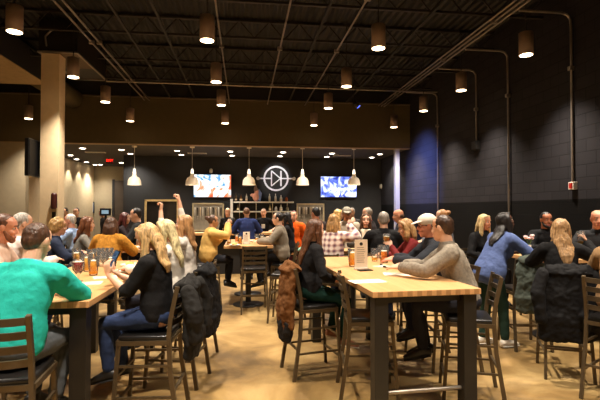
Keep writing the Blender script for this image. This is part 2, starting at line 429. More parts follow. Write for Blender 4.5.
# ------------------------------------------------------------------ bar back wall
YW = YB - .02
def tv_mat(name, cols, sc, strength):
    m = bpy.data.materials.new(name); m.use_nodes = True
    N = m.node_tree.nodes; L = m.node_tree.links; b = N['Principled BSDF']
    tc = N.new('ShaderNodeTexCoord'); n = N.new('ShaderNodeTexNoise'); n.inputs['Scale'].default_value = sc; n.inputs['Detail'].default_value = 2
    n.inputs['Distortion'].default_value = 1.2
    L.new(tc.outputs['Object'], n.inputs['Vector'])
    r = N.new('ShaderNodeValToRGB'); r.color_ramp.interpolation = 'EASE'
    e = r.color_ramp.elements; e[0].position = .3; e[0].color = lin(cols[0]); e[1].position = .7; e[1].color = lin(cols[-1])
    for i, c in enumerate(cols[1:-1]):
        k = e.new(.3 + .4 * (i + 1) / (len(cols) - 1)); k.color = lin(c)
    L.new(n.outputs['Fac'], r.inputs['Fac']); L.new(r.outputs['Color'], b.inputs['Emission Color'])
    b.inputs['Emission Strength'].default_value = strength; b.inputs['Base Color'].default_value = (0, 0, 0, 1); b.inputs['Roughness'].default_value = .2
    return m
M_tvb = mat('tv_plastic', (14, 14, 15), .35)
def tv(u0, v0, u1, v1, lab, sm):
    x0, z0 = wallpt(u0, v1, YW); x1, z1 = wallpt(u1, v0, YW)
    t = thing('television', lab, 'television', ((x0 + x1) / 2, YW - .05, (z0 + z1) / 2))
    w, h = (x1 - x0) / 2, (z1 - z0) / 2
    b = MB(); b.box(-w - .02, w + .02, -.03, .03, -h - .02, h + .02); b.build('housing', M_tvb, t, bevel=.008)
    b = MB(); b.box(-w, w, -.036, -.03, -h, h); b.build('screen', sm, t)
    b = MB(); b.box(-.2, .2, .03, .05, -.15, .15); b.build('mount', M_dsteel, t)
tv(194, 175, 231, 197, 'large wall television showing orange, white and blue picture', tv_mat('tv_orange', [(30, 50, 90), (90, 150, 200), (240, 245, 250), (235, 240, 245), (228, 150, 110), (200, 90, 60)], 2.2, 1.7))
tv(320.5, 177, 356, 197, 'large wall television showing a blue and white picture', tv_mat('tv_blue', [(40, 50, 130), (90, 110, 210), (210, 220, 255), (250, 250, 255)], 3.2, 1.8))
# diode emblem
X0, Z0 = wallpt(276, 178.5, YW)
k = 17 / F
M_sil = mat('silver_letter', (232, 232, 238), .4, 0)
t = thing('wall_emblem', 'silver circle emblem with a diode symbol on the charcoal wall', 'emblem', (X0, YW - .03, Z0))
b = MB(); n = 48; R = 12.6 * k
b.loft([[(math.cos(2 * PI * j / n) * rr, y, math.sin(2 * PI * j / n) * rr) for j in range(n)] for rr, y in ((R, -.02), (R, .02), (R - .065, .02), (R - .065, -.02), (R, -.02))], cap=False); b.build('ring', M_sil, t)
for s in (-1, 1):
    b = MB(); b.bar((s * 5 * k, 0, 0), (s * 18 * k, 0, 0), .04, .045); b.build('line', M_sil, t)
    b = MB(); b.tube([(s * 18 * k, -.02, 0), (s * 18 * k, .02, 0)], [.065, .065], n=16, round_cap=False); b.build('dot', M_sil, t)
b = MB(); tri = [(-4.6 * k, 0, 7.6 * k), (4.4 * k, 0, 0), (-4.6 * k, 0, -7.6 * k)]
for a, c in ((0, 1), (1, 2), (2, 0)): b.bar(tri[a], tri[c], .04, .06, up=(0, 1, 0))
b.build('triangle', M_sil, t)
b = MB(); b.bar((4.9 * k, 0, 7.6 * k), (4.9 * k, 0, -7.6 * k), .06, .04); b.build('bar', M_sil, t)
# shelves with bottles
M_shelf = mat('pale_shelf', (214, 206, 190), .5, var=.06)
bot0 = None
def bottle(kind, loc, lab, col, group):
    t = thing('bottle', lab, 'bottle', loc, 0, group)
    h = .30
    if kind == 0: pr = [(.0, 0), (.037, 0), (.038, .17), (.03, .2), (.014, .23), (.014, .29), (0, .29)]
    elif kind == 1: pr = [(0, 0), (.045, 0), (.046, .14), (.02, .18), (.016, .24), (0, .24)]
    else: pr = [(0, 0), (.05, 0), (.052, .1), (.04, .13), (.025, .15), (.025, .17), (0, .17)]
    b = MB(); b.lathe(pr, n=14); b.build('body', mat('bottle_%d_%d_%d' % col, col, .2), t, smooth=True)
    z = pr[-2][1]
    b = MB(); b.lathe([(0, z), (.018, z), (.018, z + .03), (0, z + .03)], n=12); b.build('cap', M_dsteel, t)
    b = MB(); b.lathe([(.0485 if kind else .0395, .04), (.0485 if kind else .0395, .1)], n=14, cap=False); b.build('label', M_cream, t)
for row, (v, items) in enumerate(((201.5, [(236, 0, (90, 70, 40)), (241, 1, (120, 80, 40)), (246.5, 0, (190, 180, 160)), (269.5, 0, (225, 220, 205)), (275.5, 0, (230, 222, 205)), (281, 1, (220, 214, 200)), (286.5, 2, (150, 80, 40))]),
                                 (211, [(238, 1, (110, 100, 80)), (245, 2, (60, 50, 40)), (270, 1, (160, 140, 90)), (276, 2, (225, 220, 210)), (281, 1, (225, 220, 210)), (287.5, 2, (140, 130, 110))]))):
    x0, z = wallpt(233.5, v, YW - .15); x1, _ = wallpt(293.5, v, YW - .15)
    t = thing('wall_shelf', '%s pale bottle shelf on the wall behind the bar' % ('upper', 'lower')[row], 'shelf', ((x0 + x1) / 2, YW - .15, z))
    w = (x1 - x0) / 2
    b = MB(); b.box(-w, w, -.14, .15, -.05, 0); b.build('board', M_shelf, t, bevel=.006)
    for s in (-.8, -.25, .3, .8):
        b = MB(); b.bar((s * w, .12, -.05), (s * w, .12, -.34), .025); b.build('bracket', M_shelf, t)
    for i, (u, kd, col) in enumerate(items):
        X, _ = wallpt(u, v, YW - .15)
        bottle(kd, (X, YW - .15, z), '%s from the left of the bottles standing on %s bar shelf' % (ORD[i], ('upper', 'lower')[row]), col, 'bottles on the bar shelves')
X, z = wallpt(256, 201.5, YW - .15)
t = thing('figurine', 'tall pink and blue ornament standing among bottles on the upper bar shelf', 'ornament', (X, YW - .15, z))
b = MB(); b.ell((0, 0, .17), (.13, .1, .17)); b.ell((-.14, 0, .24), (.08, .06, .06)); b.ell((.03, 0, .36), (.09, .08, .1)); fuse(b, 'body', mat('pink_plaster', (226, 158, 130), .5), t, .02)
b = MB(); b.tube([(.12, 0, .05), (.15, 0, .3), (.1, 0, .42)], [.06, .07, .04]); b.build('sash', mat('blue_plaster', (120, 140, 190), .5), t, smooth=True)
b = MB(); b.tube([(.0, 0, .44), (-.02, 0, .52), (.0, 0, .6)], [.09, .06, .02]); b.build('hat', mat('taupe_plaster', (140, 110, 90), .5), t, smooth=True)
x0, z0 = wallpt(232, 226, YW - .1); x1, z1 = wallpt(232, 199, YW - .1)
b = MB(); b.box(x0 - .06, x0 + .03, YW - .2, YW, z0, z1); tag(b.build('shelf_upright', M_white), 'white upright panel at the left end of bottle shelves', 'panel')
# tap boards & pass window
def tapboard(u0, v0, u1, v1, lab):
    x0, z0 = wallpt(u0, v1, YW); x1, z1 = wallpt(u1, v0, YW); w, h = (x1 - x0) / 2, (z1 - z0) / 2
    t = thing('tap_board', lab, 'tap board', ((x0 + x1) / 2, YW - .04, (z0 + z1) / 2))
    b = MB(); b.box(-w, w, -.01, .02, -h, h); b.build('backing', mat('tap_backing', (150, 140, 124), .5), t)
    for a in ((-w, w, h - .05, h), (-w, w, -h, -h + .05), (-w, -w + .05, -h, h), (w - .05, w, -h, h)):
        b = MB(); b.box(a[0], a[1], -.05, .02, a[2], a[3]); b.build('frame', mat('pale_oak', (190, 170, 130), .5), t)
    n = 11 if w > .5 else 8
    for i in range(n):
        X = -w + .1 + (2 * w - .2) * i / (n - 1)
        b = MB(); b.tube([(X, -.06, h * .1), (X, -.09, h * .65)], [.014, .024], n=8); hd = b.build('tap_handle', [M_white, M_dsteel, M_cream][i % 3], t, smooth=True)
        b = MB(); b.tube([(X, -.02, h * .05), (X, -.07, h * .05), (X, -.09, -h * .25)], [.012] * 3, n=8); b.build('spout', M_steel, hd, smooth=True)
tapboard(192.5, 203, 224, 231, 'wide framed beer tap board below the first television')
tapboard(296.5, 203.5, 324, 227, 'framed beer tap board below and right of the diode emblem')
x0, z0 = wallpt(145, 232, YW); x1, z1 = wallpt(179, 199.5, YW); w, h = (x1 - x0) / 2, (z1 - z0) / 2
t = bpy.data.objects.new('window_1', None); C.objects.link(t); t.location = ((x0 + x1) / 2, YW - .03, (z0 + z1) / 2); t['kind'] = 'structure'
b = MB(); b.box(-w, w, 0, .02, -h, h); b.build('pane', mat('dark_glass', (40, 36, 32), .1), t)
for a in ((-w, w, h - .07, h), (-w, w, -h, -h + .07), (-w, -w + .07, -h, h), (w - .07, w, -h, h)):
    b = MB(); b.box(a[0], a[1], -.05, .02, a[2], a[3]); b.build('frame', mat('oak_frame', (196, 168, 112), .5), t)
# small fixtures on the wall above screens
for u, v, lab in ((211, 171, 'small pale sensor above the first television'), (381, 186.5, 'small white wall fixture on the dark wall right of the screens')):
    X, Z = wallpt(u, v, YW)
    t = thing('wall_sensor', lab, 'sensor', (X, YW - .03, Z))
    b = MB(); b.ell((0, -.03, 0), (.06, .06, .1)); b.build('cover', M_white, t, smooth=True)
    b = MB(); b.box(-.06, .06, 0, .03, -.08, .08); b.build('backplate', M_steel, t)
# exit sign hung from the bar ceiling
d = 17.5; X, Y = at(109.5, d)
t = thing('exit_sign', 'glowing red exit sign under the bar ceiling', 'sign', (X, Y, zat(160.5, d)))
b = MB(); b.box(-.14, .14, -.03, .03, -.12, .12); b.build('housing', mat('exit_housing', (60, 14, 10), .5), t, bevel=.01)
cu = bpy.data.curves.new('exit_text', 'FONT'); cu.body = 'EXIT'; cu.size = .125; cu.align_x = 'CENTER'; cu.align_y = 'CENTER'; cu.extrude = .006
tq = bpy.data.objects.new('tmp', cu); C.objects.link(tq)
tm_ = bpy.data.meshes.new_from_object(tq.evaluated_get(bpy.context.evaluated_depsgraph_get())); bpy.data.objects.remove(tq); tm_.materials.clear()
tx = bpy.data.objects.new('lettering', tm_); C.objects.link(tx); tx.parent = t; tx.location = (0, -.035, 0); tx.rotation_euler = (PI / 2, 0, 0); tm_.materials.append(emit('exit_red', (255, 40, 25), 3.5))
b = MB(); b.bar((0, 0, .14), (0, 0, ZB - zat(160.5, d)), .02); b.build('stem', M_dsteel, t)
# back-left door, lit window screens
x0 = at(116, 20.7)[0]; x1 = at(130, 20.7)[0]
t = bpy.data.objects.new('door_1', None); C.objects.link(t); t.location = ((x0 + x1) / 2, 21.47, 0); t['kind'] = 'structure'
b = MB(); b.box(-.36, .36, -.03, .02, 0, 3.0); b.build('leaf', mat('dark_door', (66, 54, 42), .5), t)
for a in (-.4, .4):
    b = MB(); b.box(a - .05, a + .05, -.05, .02, 0, 3.05); b.build('jamb', M_black, t)
b = MB(); b.tube([(-.28, -.05, 1.0), (-.28, -.05, 1.2)], [.015, .015]); b.build('door_handle', M_steel, t)
def screen(u, v, d, w, h, lab, sm, cat='screen', rz=0):
    X, Y = at(u, d)
    t = thing('monitor', lab, cat, (X, Y, zat(v, d)), rz)
    b = MB(); b.box(-w, w, -.03, .03, -h, h); b.build('housing', M_tvb, t, bevel=.008)
    b = MB(); b.box(-w + .05, w - .05, -.036, -.03, -h + .05, h - .05); b.build('screen', sm, t)
    return t
t = screen(90, 207.5, 20.6, .25, .26, 'small bright screen in a black frame on the far cream wall', emit('bright_screen', (200, 215, 235), 1.5))
t.location.y = 21.46
t = screen(105.5, 208.5, 12.2, .14, .1, 'small black monitor on a stand showing pale blue picture', emit('blue_screen', (120, 150, 170), .8))
b = MB(); b.tube([(0, .02, -.1), (0, .02, -1.58)], [.03, .04]); b.lathe([(0, -1.62), (.25, -1.62), (.25, -1.59), (0, -1.58)], (0, .02, 0)); st = b.build('stand', M_dsteel, t, smooth=True)
t.location.z = 1.62 + .0; 
# TV on the column's left face, fixtures of the column
t = thing('television', 'dark switched-off television on a bracket left of the pale column', 'television', (-4.07, 9.5, 2.69), PI / 2)
b = MB(); b.box(-.46, .46, -.035, .04, -.36, .36); b.build('housing', M_tvb, t, bevel=.01)
b = MB(); b.box(-.44, .44, -.042, -.035, -.34, .34); b.build('screen', mat('black_screen', (8, 8, 9), .5, Specular_IOR_Level=.15), t)
b = MB(); b.box(-.12, .12, .04, .1, -.12, .12); b.build('bracket', M_dsteel, t)
X, Y = cx + .12, cy - .15
t = thing('wall_fixture', 'dark red fixture fixed to the pale column', 'fixture', (X, Y - .06, zat(201, 8.8)))
b = MB(); b.tube([(0, 0, -.12), (0, 0, .12)], [.06, .055]); b.build('body', mat('dark_maroon', (66, 24, 18), .4), t, smooth=True)
b = MB(); b.box(-.03, .03, 0, .06, -.08, .08); b.build('bracket', M_dsteel, t)
t = thing('thermostat', 'small dark control low on the pale column', 'control', (cx + .1, Y - .015, zat(215, 8.8)))
b = MB(); b.box(-.03, .03, -.015, .014, -.06, .06); b.build('body', M_dsteel, t, bevel=.005)
b = MB(); b.box(-.015, .015, -.022, -.015, -.02, .03); b.build('display', M_black, t)
# bar counter
xa, _ = at(150, 12.2); xb, _ = at(335, 12.2)
t = thing('bar_counter', 'long bar counter with pale wood top in front of the bottle shelves', 'bar', ((xa + xb) / 2, 12.1, 0))
w = (xb - xa) / 2
M_wood = None
def wood_mat(name, a, bcol):
    m = bpy.data.materials.new(name); m.use_nodes = True
    N = m.node_tree.nodes; L = m.node_tree.links; b = N['Principled BSDF']
    tc = N.new('ShaderNodeTexCoord'); mp = N.new('ShaderNodeMapping'); mp.inputs['Rotation'].default_value = (0, 0, PI / 2)
    L.new(tc.outputs['Object'], mp.inputs['Vector'])
    br = N.new('ShaderNodeTexBrick'); br.inputs['Scale'].default_value = 1; br.inputs['Brick Width'].default_value = .55; br.inputs['Row Height'].default_value = .04
    br.inputs['Mortar Size'].default_value = .0006; br.inputs['Color1'].default_value = lin(a); br.inputs['Color2'].default_value = lin(bcol); br.inputs['Mortar'].default_value = lin(tuple(int(c * .85) for c in bcol))
    L.new(mp.outputs[0], br.inputs['Vector'])
    n = N.new('ShaderNodeTexNoise'); n.inputs['Scale'].default_value = 4; n.inputs['Detail'].default_value = 8
    m2 = N.new('ShaderNodeMapping'); m2.inputs['Scale'].default_value = (14, 1.5, 14); L.new(tc.outputs['Object'], m2.inputs['Vector']); L.new(m2.outputs[0], n.inputs['Vector'])
    mr = N.new('ShaderNodeMapRange'); mr.inputs['To Min'].default_value = .78; mr.inputs['To Max'].default_value = 1.12; L.new(n.outputs['Fac'], mr.inputs['Value'])
    mx = N.new('ShaderNodeMix'); mx.data_type = 'RGBA'; mx.blend_type = 'MULTIPLY'; mx.inputs['Factor'].default_value = 1
    L.new(br.outputs['Color'], mx.inputs['A']); L.new(mr.outputs[0], mx.inputs['B']); L.new(mx.outputs['Result'], b.inputs['Base Color'])
    b.inputs['Roughness'].default_value = .38
    return m
M_wood = wood_mat('maple_butcher_block', (212, 164, 112), (204, 152, 98))
b = MB(); b.box(-w, w, -.3, .3, 1.02, 1.08); b.build('counter_top', M_wood, t, bevel=.006)
b = MB(); b.box(-w + .05, w - .05, -.15, .25, 0, 1.02); b.build('front_panel', M_black, t)

# ------------------------------------------------------------------ chairs
M_bronze = mat('bronze_metal', (94, 80, 60), .4, .5, var=.12)
M_vinyl = mat('black_vinyl', (26, 24, 23), .32, bump=.1)
def make_chair():
    t = thing('bar_chair', '', 'chair', (0, 0, 0))
    b = MB(); b.box(-.2, .2, -.19, .2, .685, .73); s = b.build('seat', M_vinyl, t, smooth=True, bevel=.018)
    b = MB()
    for q in ((-.2, -.19, -.2, .2), (.2, -.19, .2, .2), (-.2, .2, .2, .2), (-.2, -.19, .2, -.19)): b.bar((q[0], q[1], .675), (q[2], q[3], .675), .025, .035)
    b.build('seat_frame', M_bronze, t)
    for s in (-1, 1):
        b = MB(); b.sweep([(s * .21, .24, 0), (s * .19, .19, .7)], .028, .028, (0, 1, 0)); b.build('leg', M_bronze, t)
        b = MB(); b.sweep([(s * .215, -.27, 0), (s * .2, -.2, .45), (s * .19, -.185, .72), (s * .19, -.2, .86), (s * .19, -.25, 1.1)], .026, .034, (0, 1, 0)); b.build('leg', M_bronze, t)
    for z in (.26, .5):
        for s in (-1, 1):
            b = MB(); b.bar((s * .2, .215, z), (s * .205, -.235 if z < .4 else -.2, z), .018); b.build('stretcher', M_bronze, t)
    for z, y in ((.2, .225), (.42, .21), (.3, -.225)):
        b = MB(); b.bar((-.2, y, z), (.2, y, z), .02); b.build('stretcher', M_bronze, t)
    for i in range(4):
        z = .82 + i * .082; y = -.2 - max(0, z - .86) * .21
        b = MB(); b.sweep([(-.19, y, z), (-.1, y - .028, z), (0, y - .036, z), (.1, y - .028, z), (.19, y, z)], .014, .044); b.build('back_slat', M_bronze, t)
    return t
chair0 = make_chair(); used = [False]
def chair(x, y, deg, label):
    c = copy_tree(chair0) if used[0] else chair0
    used[0] = True
    c.location = (x, y, 0); c.rotation_euler = (0, 0, math.radians(deg)); c['label'] = label; c['group'] = 'bronze metal bar chairs'
    return c

# ------------------------------------------------------------------ tables
M_leg = mat('black_table_leg', (26, 23, 21), .45, .1)
def table(x0, y0, w, l, rot, lab, rail=True):
    """near-left corner at (x0, y0)"""
    t = thing('bar_table', lab, 'table', (x0, y0, 0), math.radians(rot))
    b = MB(); b.box(0, w, 0, l, 1.025, 1.07); b.build('tabletop', M_wood, t, bevel=.004)
    b = MB(); b.bar((.1, .1, .995), (w - .1, .1, .995), .03, .06); b.bar((.1, l - .1, .995), (w - .1, l - .1, .995), .03, .06)
    b.bar((.1, .1, .995), (.1, l - .1, .995), .03, .06); b.bar((w - .1, .1, .995), (w - .1, l - .1, .995), .03, .06); b.build('apron', M_leg, t)
    for sx in (.08, w - .08):
        for sy in (.08, l - .08):
            b = MB(); b.box(sx - .055, sx + .055, sy - .055, sy + .055, 0, 1.025); b.build('leg', M_leg, t, bevel=.004)
    if rail:
        for sy in (.08, l - .08):
            b = MB(); b.tube([(.1, sy, .27), (w - .1, sy, .27)], [.017, .017], n=10); b.build('foot_rail', M_steel, t, smooth=True)
    return t
TR = (.97, 3.33, .9, 2.5, 3)
table(*TR, 'long butcher block bar table in the middle right with menu card')
TL = (-1.87, 3.24, .82, 2.5, 0)
table(*TL, 'long butcher block bar table at left covered with beer glasses', rail=False)
table(-2.1, 7.2, .8, .9, 0, 'wooden bar table beyond the orange sweater, partly hidden', rail=False)
# pedestal table
def pedestal(x, y, w, l, lab, offs):
    t = thing('pedestal_table', lab, 'table', (x, y, 0))
    b = MB(); b.box(-w, w, -l, l, 1.025, 1.07); b.build('tabletop', M_wood, t, bevel=.004)
    for o in offs:
        b = MB(); b.tube([(0, o, .05), (0, o, 1.0)], [.05, .05]); b.build('column', M_leg, t, smooth=True)
        b = MB(); b.lathe([(0, 0), (.27, 0), (.27, .02), (.1, .05), (0, .06)], (0, o, 0)); b.build('base', M_leg, t, smooth=True)
        b = MB(); b.box(-w * .7, w * .7, o - .05, o + .05, .99, 1.025); b.build('bracket', M_leg, t)
pedestal(.08, 8.6, .42, .85, 'wooden bar table on black pedestals in the middle distance', (-.5, .5))
pedestal(4.12, 5.6, .42, .46, 'small wooden bar table between the bearded man and long-haired woman', (0,))
pedestal(1.68, 6.87, .34, .25, 'wooden bar table in front of the smiling woman in scarf', (0,))

# ------------------------------------------------------------------ people
def rotz(v, a): return Matrix.Rotation(a, 3, 'Z') @ v
def ik(a, c, l1, l2, pole):
    d = c - a; D = d.length; mx = (l1 + l2) * .995
    dr = d.normalized()
    if D > mx: D = mx; c = a + dr * D
    D = max(D, abs(l1 - l2) + .02)
    x = (l1 * l1 - l2 * l2 + D * D) / (2 * D); h = math.sqrt(max(0, l1 * l1 - x * x))
    p = pole - dr * pole.dot(dr)
    p = p.normalized() if p.length > 1e-6 else V((0, 0, -1))
    return a + dr * x + p * h, c
def add_hand(mb, W, dr, n, side, s, curl):
    dr = dr.normalized(); n = (n - dr * n.dot(dr)).normalized()
    T = dr.cross(n) if side > 0 else n.cross(dr)
    mb.tube([W - dr * .01, W + dr * .03 * s, W + dr * .075 * s, W + dr * .09 * s], [(.026 * s, .02 * s), (.036 * s, .017 * s), (.042 * s, .014 * s), (.038 * s, .011 * s)], xref=T, n=12)
    for i in range(4):
        L = [.074, .084, .078, .06][i] * s
        p = W + dr * .088 * s + T * (.0315 - .021 * i) * s; a = .12; pts = [p - dr * .012]; pts.append(p)
        fd = (dr + T * (.09 - .06 * i)).normalized()
        for q in (.45, .3, .25):
            a += curl
            p = p + (fd * math.cos(a) + n * math.sin(a)) * L * q; pts.append(p)
        mb.tube(pts, [.0092 * s, .0092 * s, .0085 * s, .0078 * s, .0065 * s], n=8)
    p = W + dr * .022 * s + T * .026 * s
    d1 = (dr * .7 + T * .7 + n * .25).normalized(); d2 = (dr * .9 + T * .1 + n * .45).normalized()
    mb.tube([p, p + d1 * .042 * s, p + d1 * .042 * s + d2 * .034 * s, p + d1 * .042 * s + d2 * .055 * s], [.013 * s, .0105 * s, .0095 * s, .007 * s], n=8)
    return W + dr * .085 * s + n * .035 * s

HEAD = [(-.120, .016, .066, .030), (-.108, .032, .083, .004), (-.085, .049, .089, -.035), (-.05, .061, .089, -.068), (-.02, .067, .087, -.086), (.01, .071, .083, -.096),
        (.036, .074, .091, -.1), (.07, .071, .083, -.095), (.098, .054, .058, -.072), (.114, .028, .03, -.04)]
def person(lab, u, d, face, top, bottom=(40, 42, 52), seat=.745, sex='m', lean=.12, side=0, twist=0, hy=0, hp=.1, hr=0, hair=('short', (60, 42, 28)), skin=(205, 150, 118), s=None, sleeve=1., puff=.012,
           hands=None, poles=(None, None), curl=.18, palm=None, feet=None, topname='sweater', kn=False, shoes=(30, 28, 27), beard=None, cap=None, glasses=False, collar=None, scarf=None, tmat=None, pos=None, apron=None, chairlab=None, hdir=(None, None), cpos=None, bot='trousers', eyes=(50, 35, 25), cy=0, inner=None):
    s = s or (1.0 if sex == 'm' else .93)
    X, Y = pos or at(u, d)
    fr = math.radians(face)
    root = thing('person', lab, 'person', (X, Y, 0), fr)
    near = d < 5.6
    vox = .0062 if near else (.0085 if d < 8 else .012)
    cvox = .011 if near else .014
    hz = (seat + .125 * s) if seat else .94 * s
    P = V((0, 0, hz))
    tw = math.radians(twist)
    Rp = V((1, 0, 0)); Rs = rotz(Rp, tw)
    U = V((math.sin(side), math.sin(lean), math.cos(lean) * math.cos(side))).normalized()
    Ul = V((math.sin(side) * .6, math.sin(lean * .7), math.cos(lean * .7))).normalized()
    f = 1 if sex == 'm' else .9
    def sp(tt):
        tt *= s
        if tt < .22 * s: return P + Ul * tt
        return P + Ul * .22 * s + U * (tt - .22 * s)
    Fs = Rs.cross(V((0, 0, 1))) * -1
    Fs = U.cross(Rs).normalized()            # forward of chest
    Rs = (Rs - U * Rs.dot(U)).normalized(); Fs = U.cross(Rs)
    neckb = sp(.50)
    sh = [sp(.445) + Rs * (k * .178 * f * s) for k in (-1, 1)]
    # head frame
    Hf = rotz(Fs, math.radians(hy)); Hf.z = 0; Hf.normalize()
    Hr = Hf.cross(V((0, 0, 1))).normalized()
    q = Matrix.Rotation(-hp, 3, Hr); Hf = q @ Hf; Hu = Hr.cross(Hf).normalized()
    q = Matrix.Rotation(hr, 3, Hf); Hr = q @ Hr; Hu = q @ Hu
    hs = s * (1 if sex == 'm' else .97)
    HC = neckb + (U * .5 + V((0, 0, 1)) * .5).normalized() * .085 * s + Hu * .09 * s + Hf * .02 * s
    def hp_(x, y, z): return HC + Hr * (x * hs) + Hf * (y * hs) + Hu * (z * hs)
    ax = (Hr, Hf, Hu)
    # limbs
    if hands is None: hands = ((-.15, .4, 1.125), (.15, .4, 1.125)) if seat else ((-.25, .05, .84), (.25, .05, .84))
    arms = []
    for i, k in enumerate((-1, 1)):
        tgt = V(hands[i]); pole = V(poles[i]) if poles[i] else V((k * .8, -.5, -.45))
        e, wr = ik(sh[i], tgt, .285 * s, .25 * s, pole); arms.append((sh[i], e, wr))
    hips = [P + Rp * (k * .088 * s) + V((0, 0, -.02)) for k in (-1, 1)]
    if feet is None:
        feet = ((-.085, .37, .41), (.085, .34, .40)) if seat else ((-.11, -.02, .085), (.11, .02, .085))
    legs = []
    for i, k in enumerate((-1, 1)):
        kneep = V((k * .1, 1, .9)) if seat else V((k * .1, 1, 0))
        kn_, an = ik(hips[i], V(feet[i]), .43 * s, .41 * s, kneep); legs.append((hips[i], kn_, an))
    # ---------- body
    b = MB()
    wst = .135 if sex == 'm' else .118
    hipw = .155 if sex == 'm' else .16
    tr = [(-.07, .10, .09), (0, hipw, .115), (.1, hipw * .95, .108), (.2, wst, .098), (.32, .155 * f, .11), (.41, .158 * f, .1), (.46, .12 * f, .08), (.50, .062 * f, .058)]
    def torso(mb, e, lo=-.07, hi=.5, loose=0):
        pts, rad, xs = [], [], []
        for t_, a, c in tr:
            if t_ < lo - 1e-6 or t_ > hi + 1e-6: continue
            pts.append(sp(t_)); k = max(0, min(1, t_ / .4)); xs.append((Rp * (1 - k) + Rs * k).normalized())
            l = loose * max(0, 1 - abs(t_ - .12) / .25)
            rad.append(((a + e + l) * s, (c + e + l) * s))
        mb.tube(pts, rad, xref=xs, n=20)
        if sex == 'f':
            for k in (-1, 1): mb.ell(sp(.315) + Rs * (k * .07 * s) + Fs * .075 * s, ((.062 + e) * s,) * 3)
        for i in (0, 1):
            mb.tube([sp(.47), sh[i]], [(.055 + e * .6) * s, (.058 * f + e) * s])
    torso(b, 0)
    for i in (0, 1):
        a, e, w = arms[i]
        b.tube([a, a.lerp(e, .35), e, e.lerp(w, .3), w], [.056 * f * s, .05 * f * s, .04 * f * s, .042 * f * s, .027 * f * s])
        h, k, an = legs[i]
        b.tube([h, h.lerp(k, .5), k, k.lerp(an, .35), an], [.085 * s, .075 * s, .056 * s, .055 * s, .036 * s])
        fd = V((0, 1, 0)) if not seat else V((0, .95, -.3)).normalized()
        b.tube([an, an + fd * .03 - V((0, 0, .035)), an + fd * .14 * s - V((0, 0, .045))], [.038 * s, .036 * s, .028 * s])
    b.ell(P + V((0, -.03, -.02)), (.165 * s, .125 * s, .10 * s))
    grips = []
    for i, k in enumerate((-1, 1)):
        a, e, w = arms[i]
        hd = V(hdir[i]) if hdir[i] else ((w - e).normalized() + V((0, .35, -.1 if w.z < 1.2 else .1))).normalized()
        pn = V(palm[i]) if palm and palm[i] else V((-k * .35, 0, -1))
        grips.append(add_hand(b, w, hd, pn, k, s * (1 if sex == 'm' else .95), curl if not isinstance(curl, tuple) else curl[i]))
    b.tube([neckb - U * .03, hp_(0, -.02, -.05)], [(.062 * f * s), (.055 * f * s)], n=14)
    rings = []
    for z, w_, yf, yb in HEAD:
        if sex == 'f' and z < -.03: w_ *= .93
        ring = []
        for j in range(24):
            t_ = 2 * PI * j / 24; cc, ss = math.cos(t_), math.sin(t_)
            mid = (yf + yb) / 2 - .006; ys = (yf - mid) if ss > 0 else (mid - yb)
            pw = .82
            ring.append(hp_(w_ * math.copysign(abs(cc) ** pw, cc), mid + ys * math.copysign(abs(ss) ** pw, ss), z))
        rings.append(ring)
    b.loft(rings)
    b.tube([hp_(0, .082, .022), hp_(0, .097, -.008), hp_(0, .102, -.026)], [.008 * hs, .012 * hs, .0155 * hs], n=8)
    for k in (-1, 1):
        b.ell(hp_(k * .014, .09, -.03), (.009 * hs,) * 3, n=8, m=6)
        b.ell(hp_(k * .075, -.006, .0), (.012 * hs, .021 * hs, .033 * hs), axes=ax, n=10, m=8)
        b.ell(hp_(k * .036, .07, -.03), (.026 * hs, .018 * hs, .024 * hs), axes=ax, n=10, m=8)
    b.tube([hp_(-.03, .086, -.066), hp_(0, .094, -.064), hp_(.03, .086, -.066)], [.008 * hs, .01 * hs, .008 * hs], n=8)
    sm = skinm(skin)
    body = fuse(b, 'body', sm, root, vox, 2)
    # face details
    lipc = mat('lips', (165, 88, 80), .45) if skin[0] > 140 else mat('dark_lips', (95, 50, 44), .45)
    for k in (-1, 1):
        b = MB(); b.ell(hp_(k * .031, .0755, .008), (.0145 * hs, .012 * hs, .0095 * hs), axes=ax, n=12, m=8); ey = b.build('eye', mat('eye_white', (215, 205, 195), .3), body, smooth=True)
        b = MB(); b.ell(hp_(k * .031, .0835, .008), (.007 * hs, .0055 * hs, .0075 * hs), axes=ax, n=10, m=6); ey.data.materials.append(mat('iris', (45, 30, 22), .2))
        base = len(ey.data.vertices); me2 = b
        bm = bmesh.new(); bm.from_mesh(ey.data); nv = [bm.verts.new(p) for p in me2.v]
        for fa in me2.f:
            fc = bm.faces.new([nv[i] for i in fa]); fc.material_index = 1; fc.smooth = True
        bm.to_mesh(ey.data); bm.free()
        b = MB(); b.tube([hp_(k * .014, .09, .03), hp_(k * .032, .091, .036), hp_(k * .05, .078, .03)], [.004 * hs, .005 * hs, .003 * hs], n=6); b.build('eyebrow', hairm(tuple(int(c * .7) for c in hair[1])), body, smooth=True)
    b = MB(); b.tube([hp_(-.024, .0905, -.064), hp_(-.008, .1, -.060), hp_(0, .101, -.062), hp_(.008, .1, -.060), hp_(.024, .0905, -.064)], [.003 * hs, .0055 * hs, .0055 * hs, .0055 * hs, .003 * hs], n=8)
    b.tube([hp_(-.02, .09, -.069), hp_(0, .1, -.073), hp_(.02, .09, -.069)], [.003 * hs, .006 * hs, .003 * hs], n=8); b.build('mouth', lipc, body, smooth=True)
    # ---------- top
    b = MB(); torso(b, puff, 0 if seat else 0, .46, puff * .8)
    if not seat: b.tube([sp(-.05), sp(.03)], [((hipw + puff + .022) * s, (.125 + puff + .022) * s)] * 2, xref=Rp, n=20)
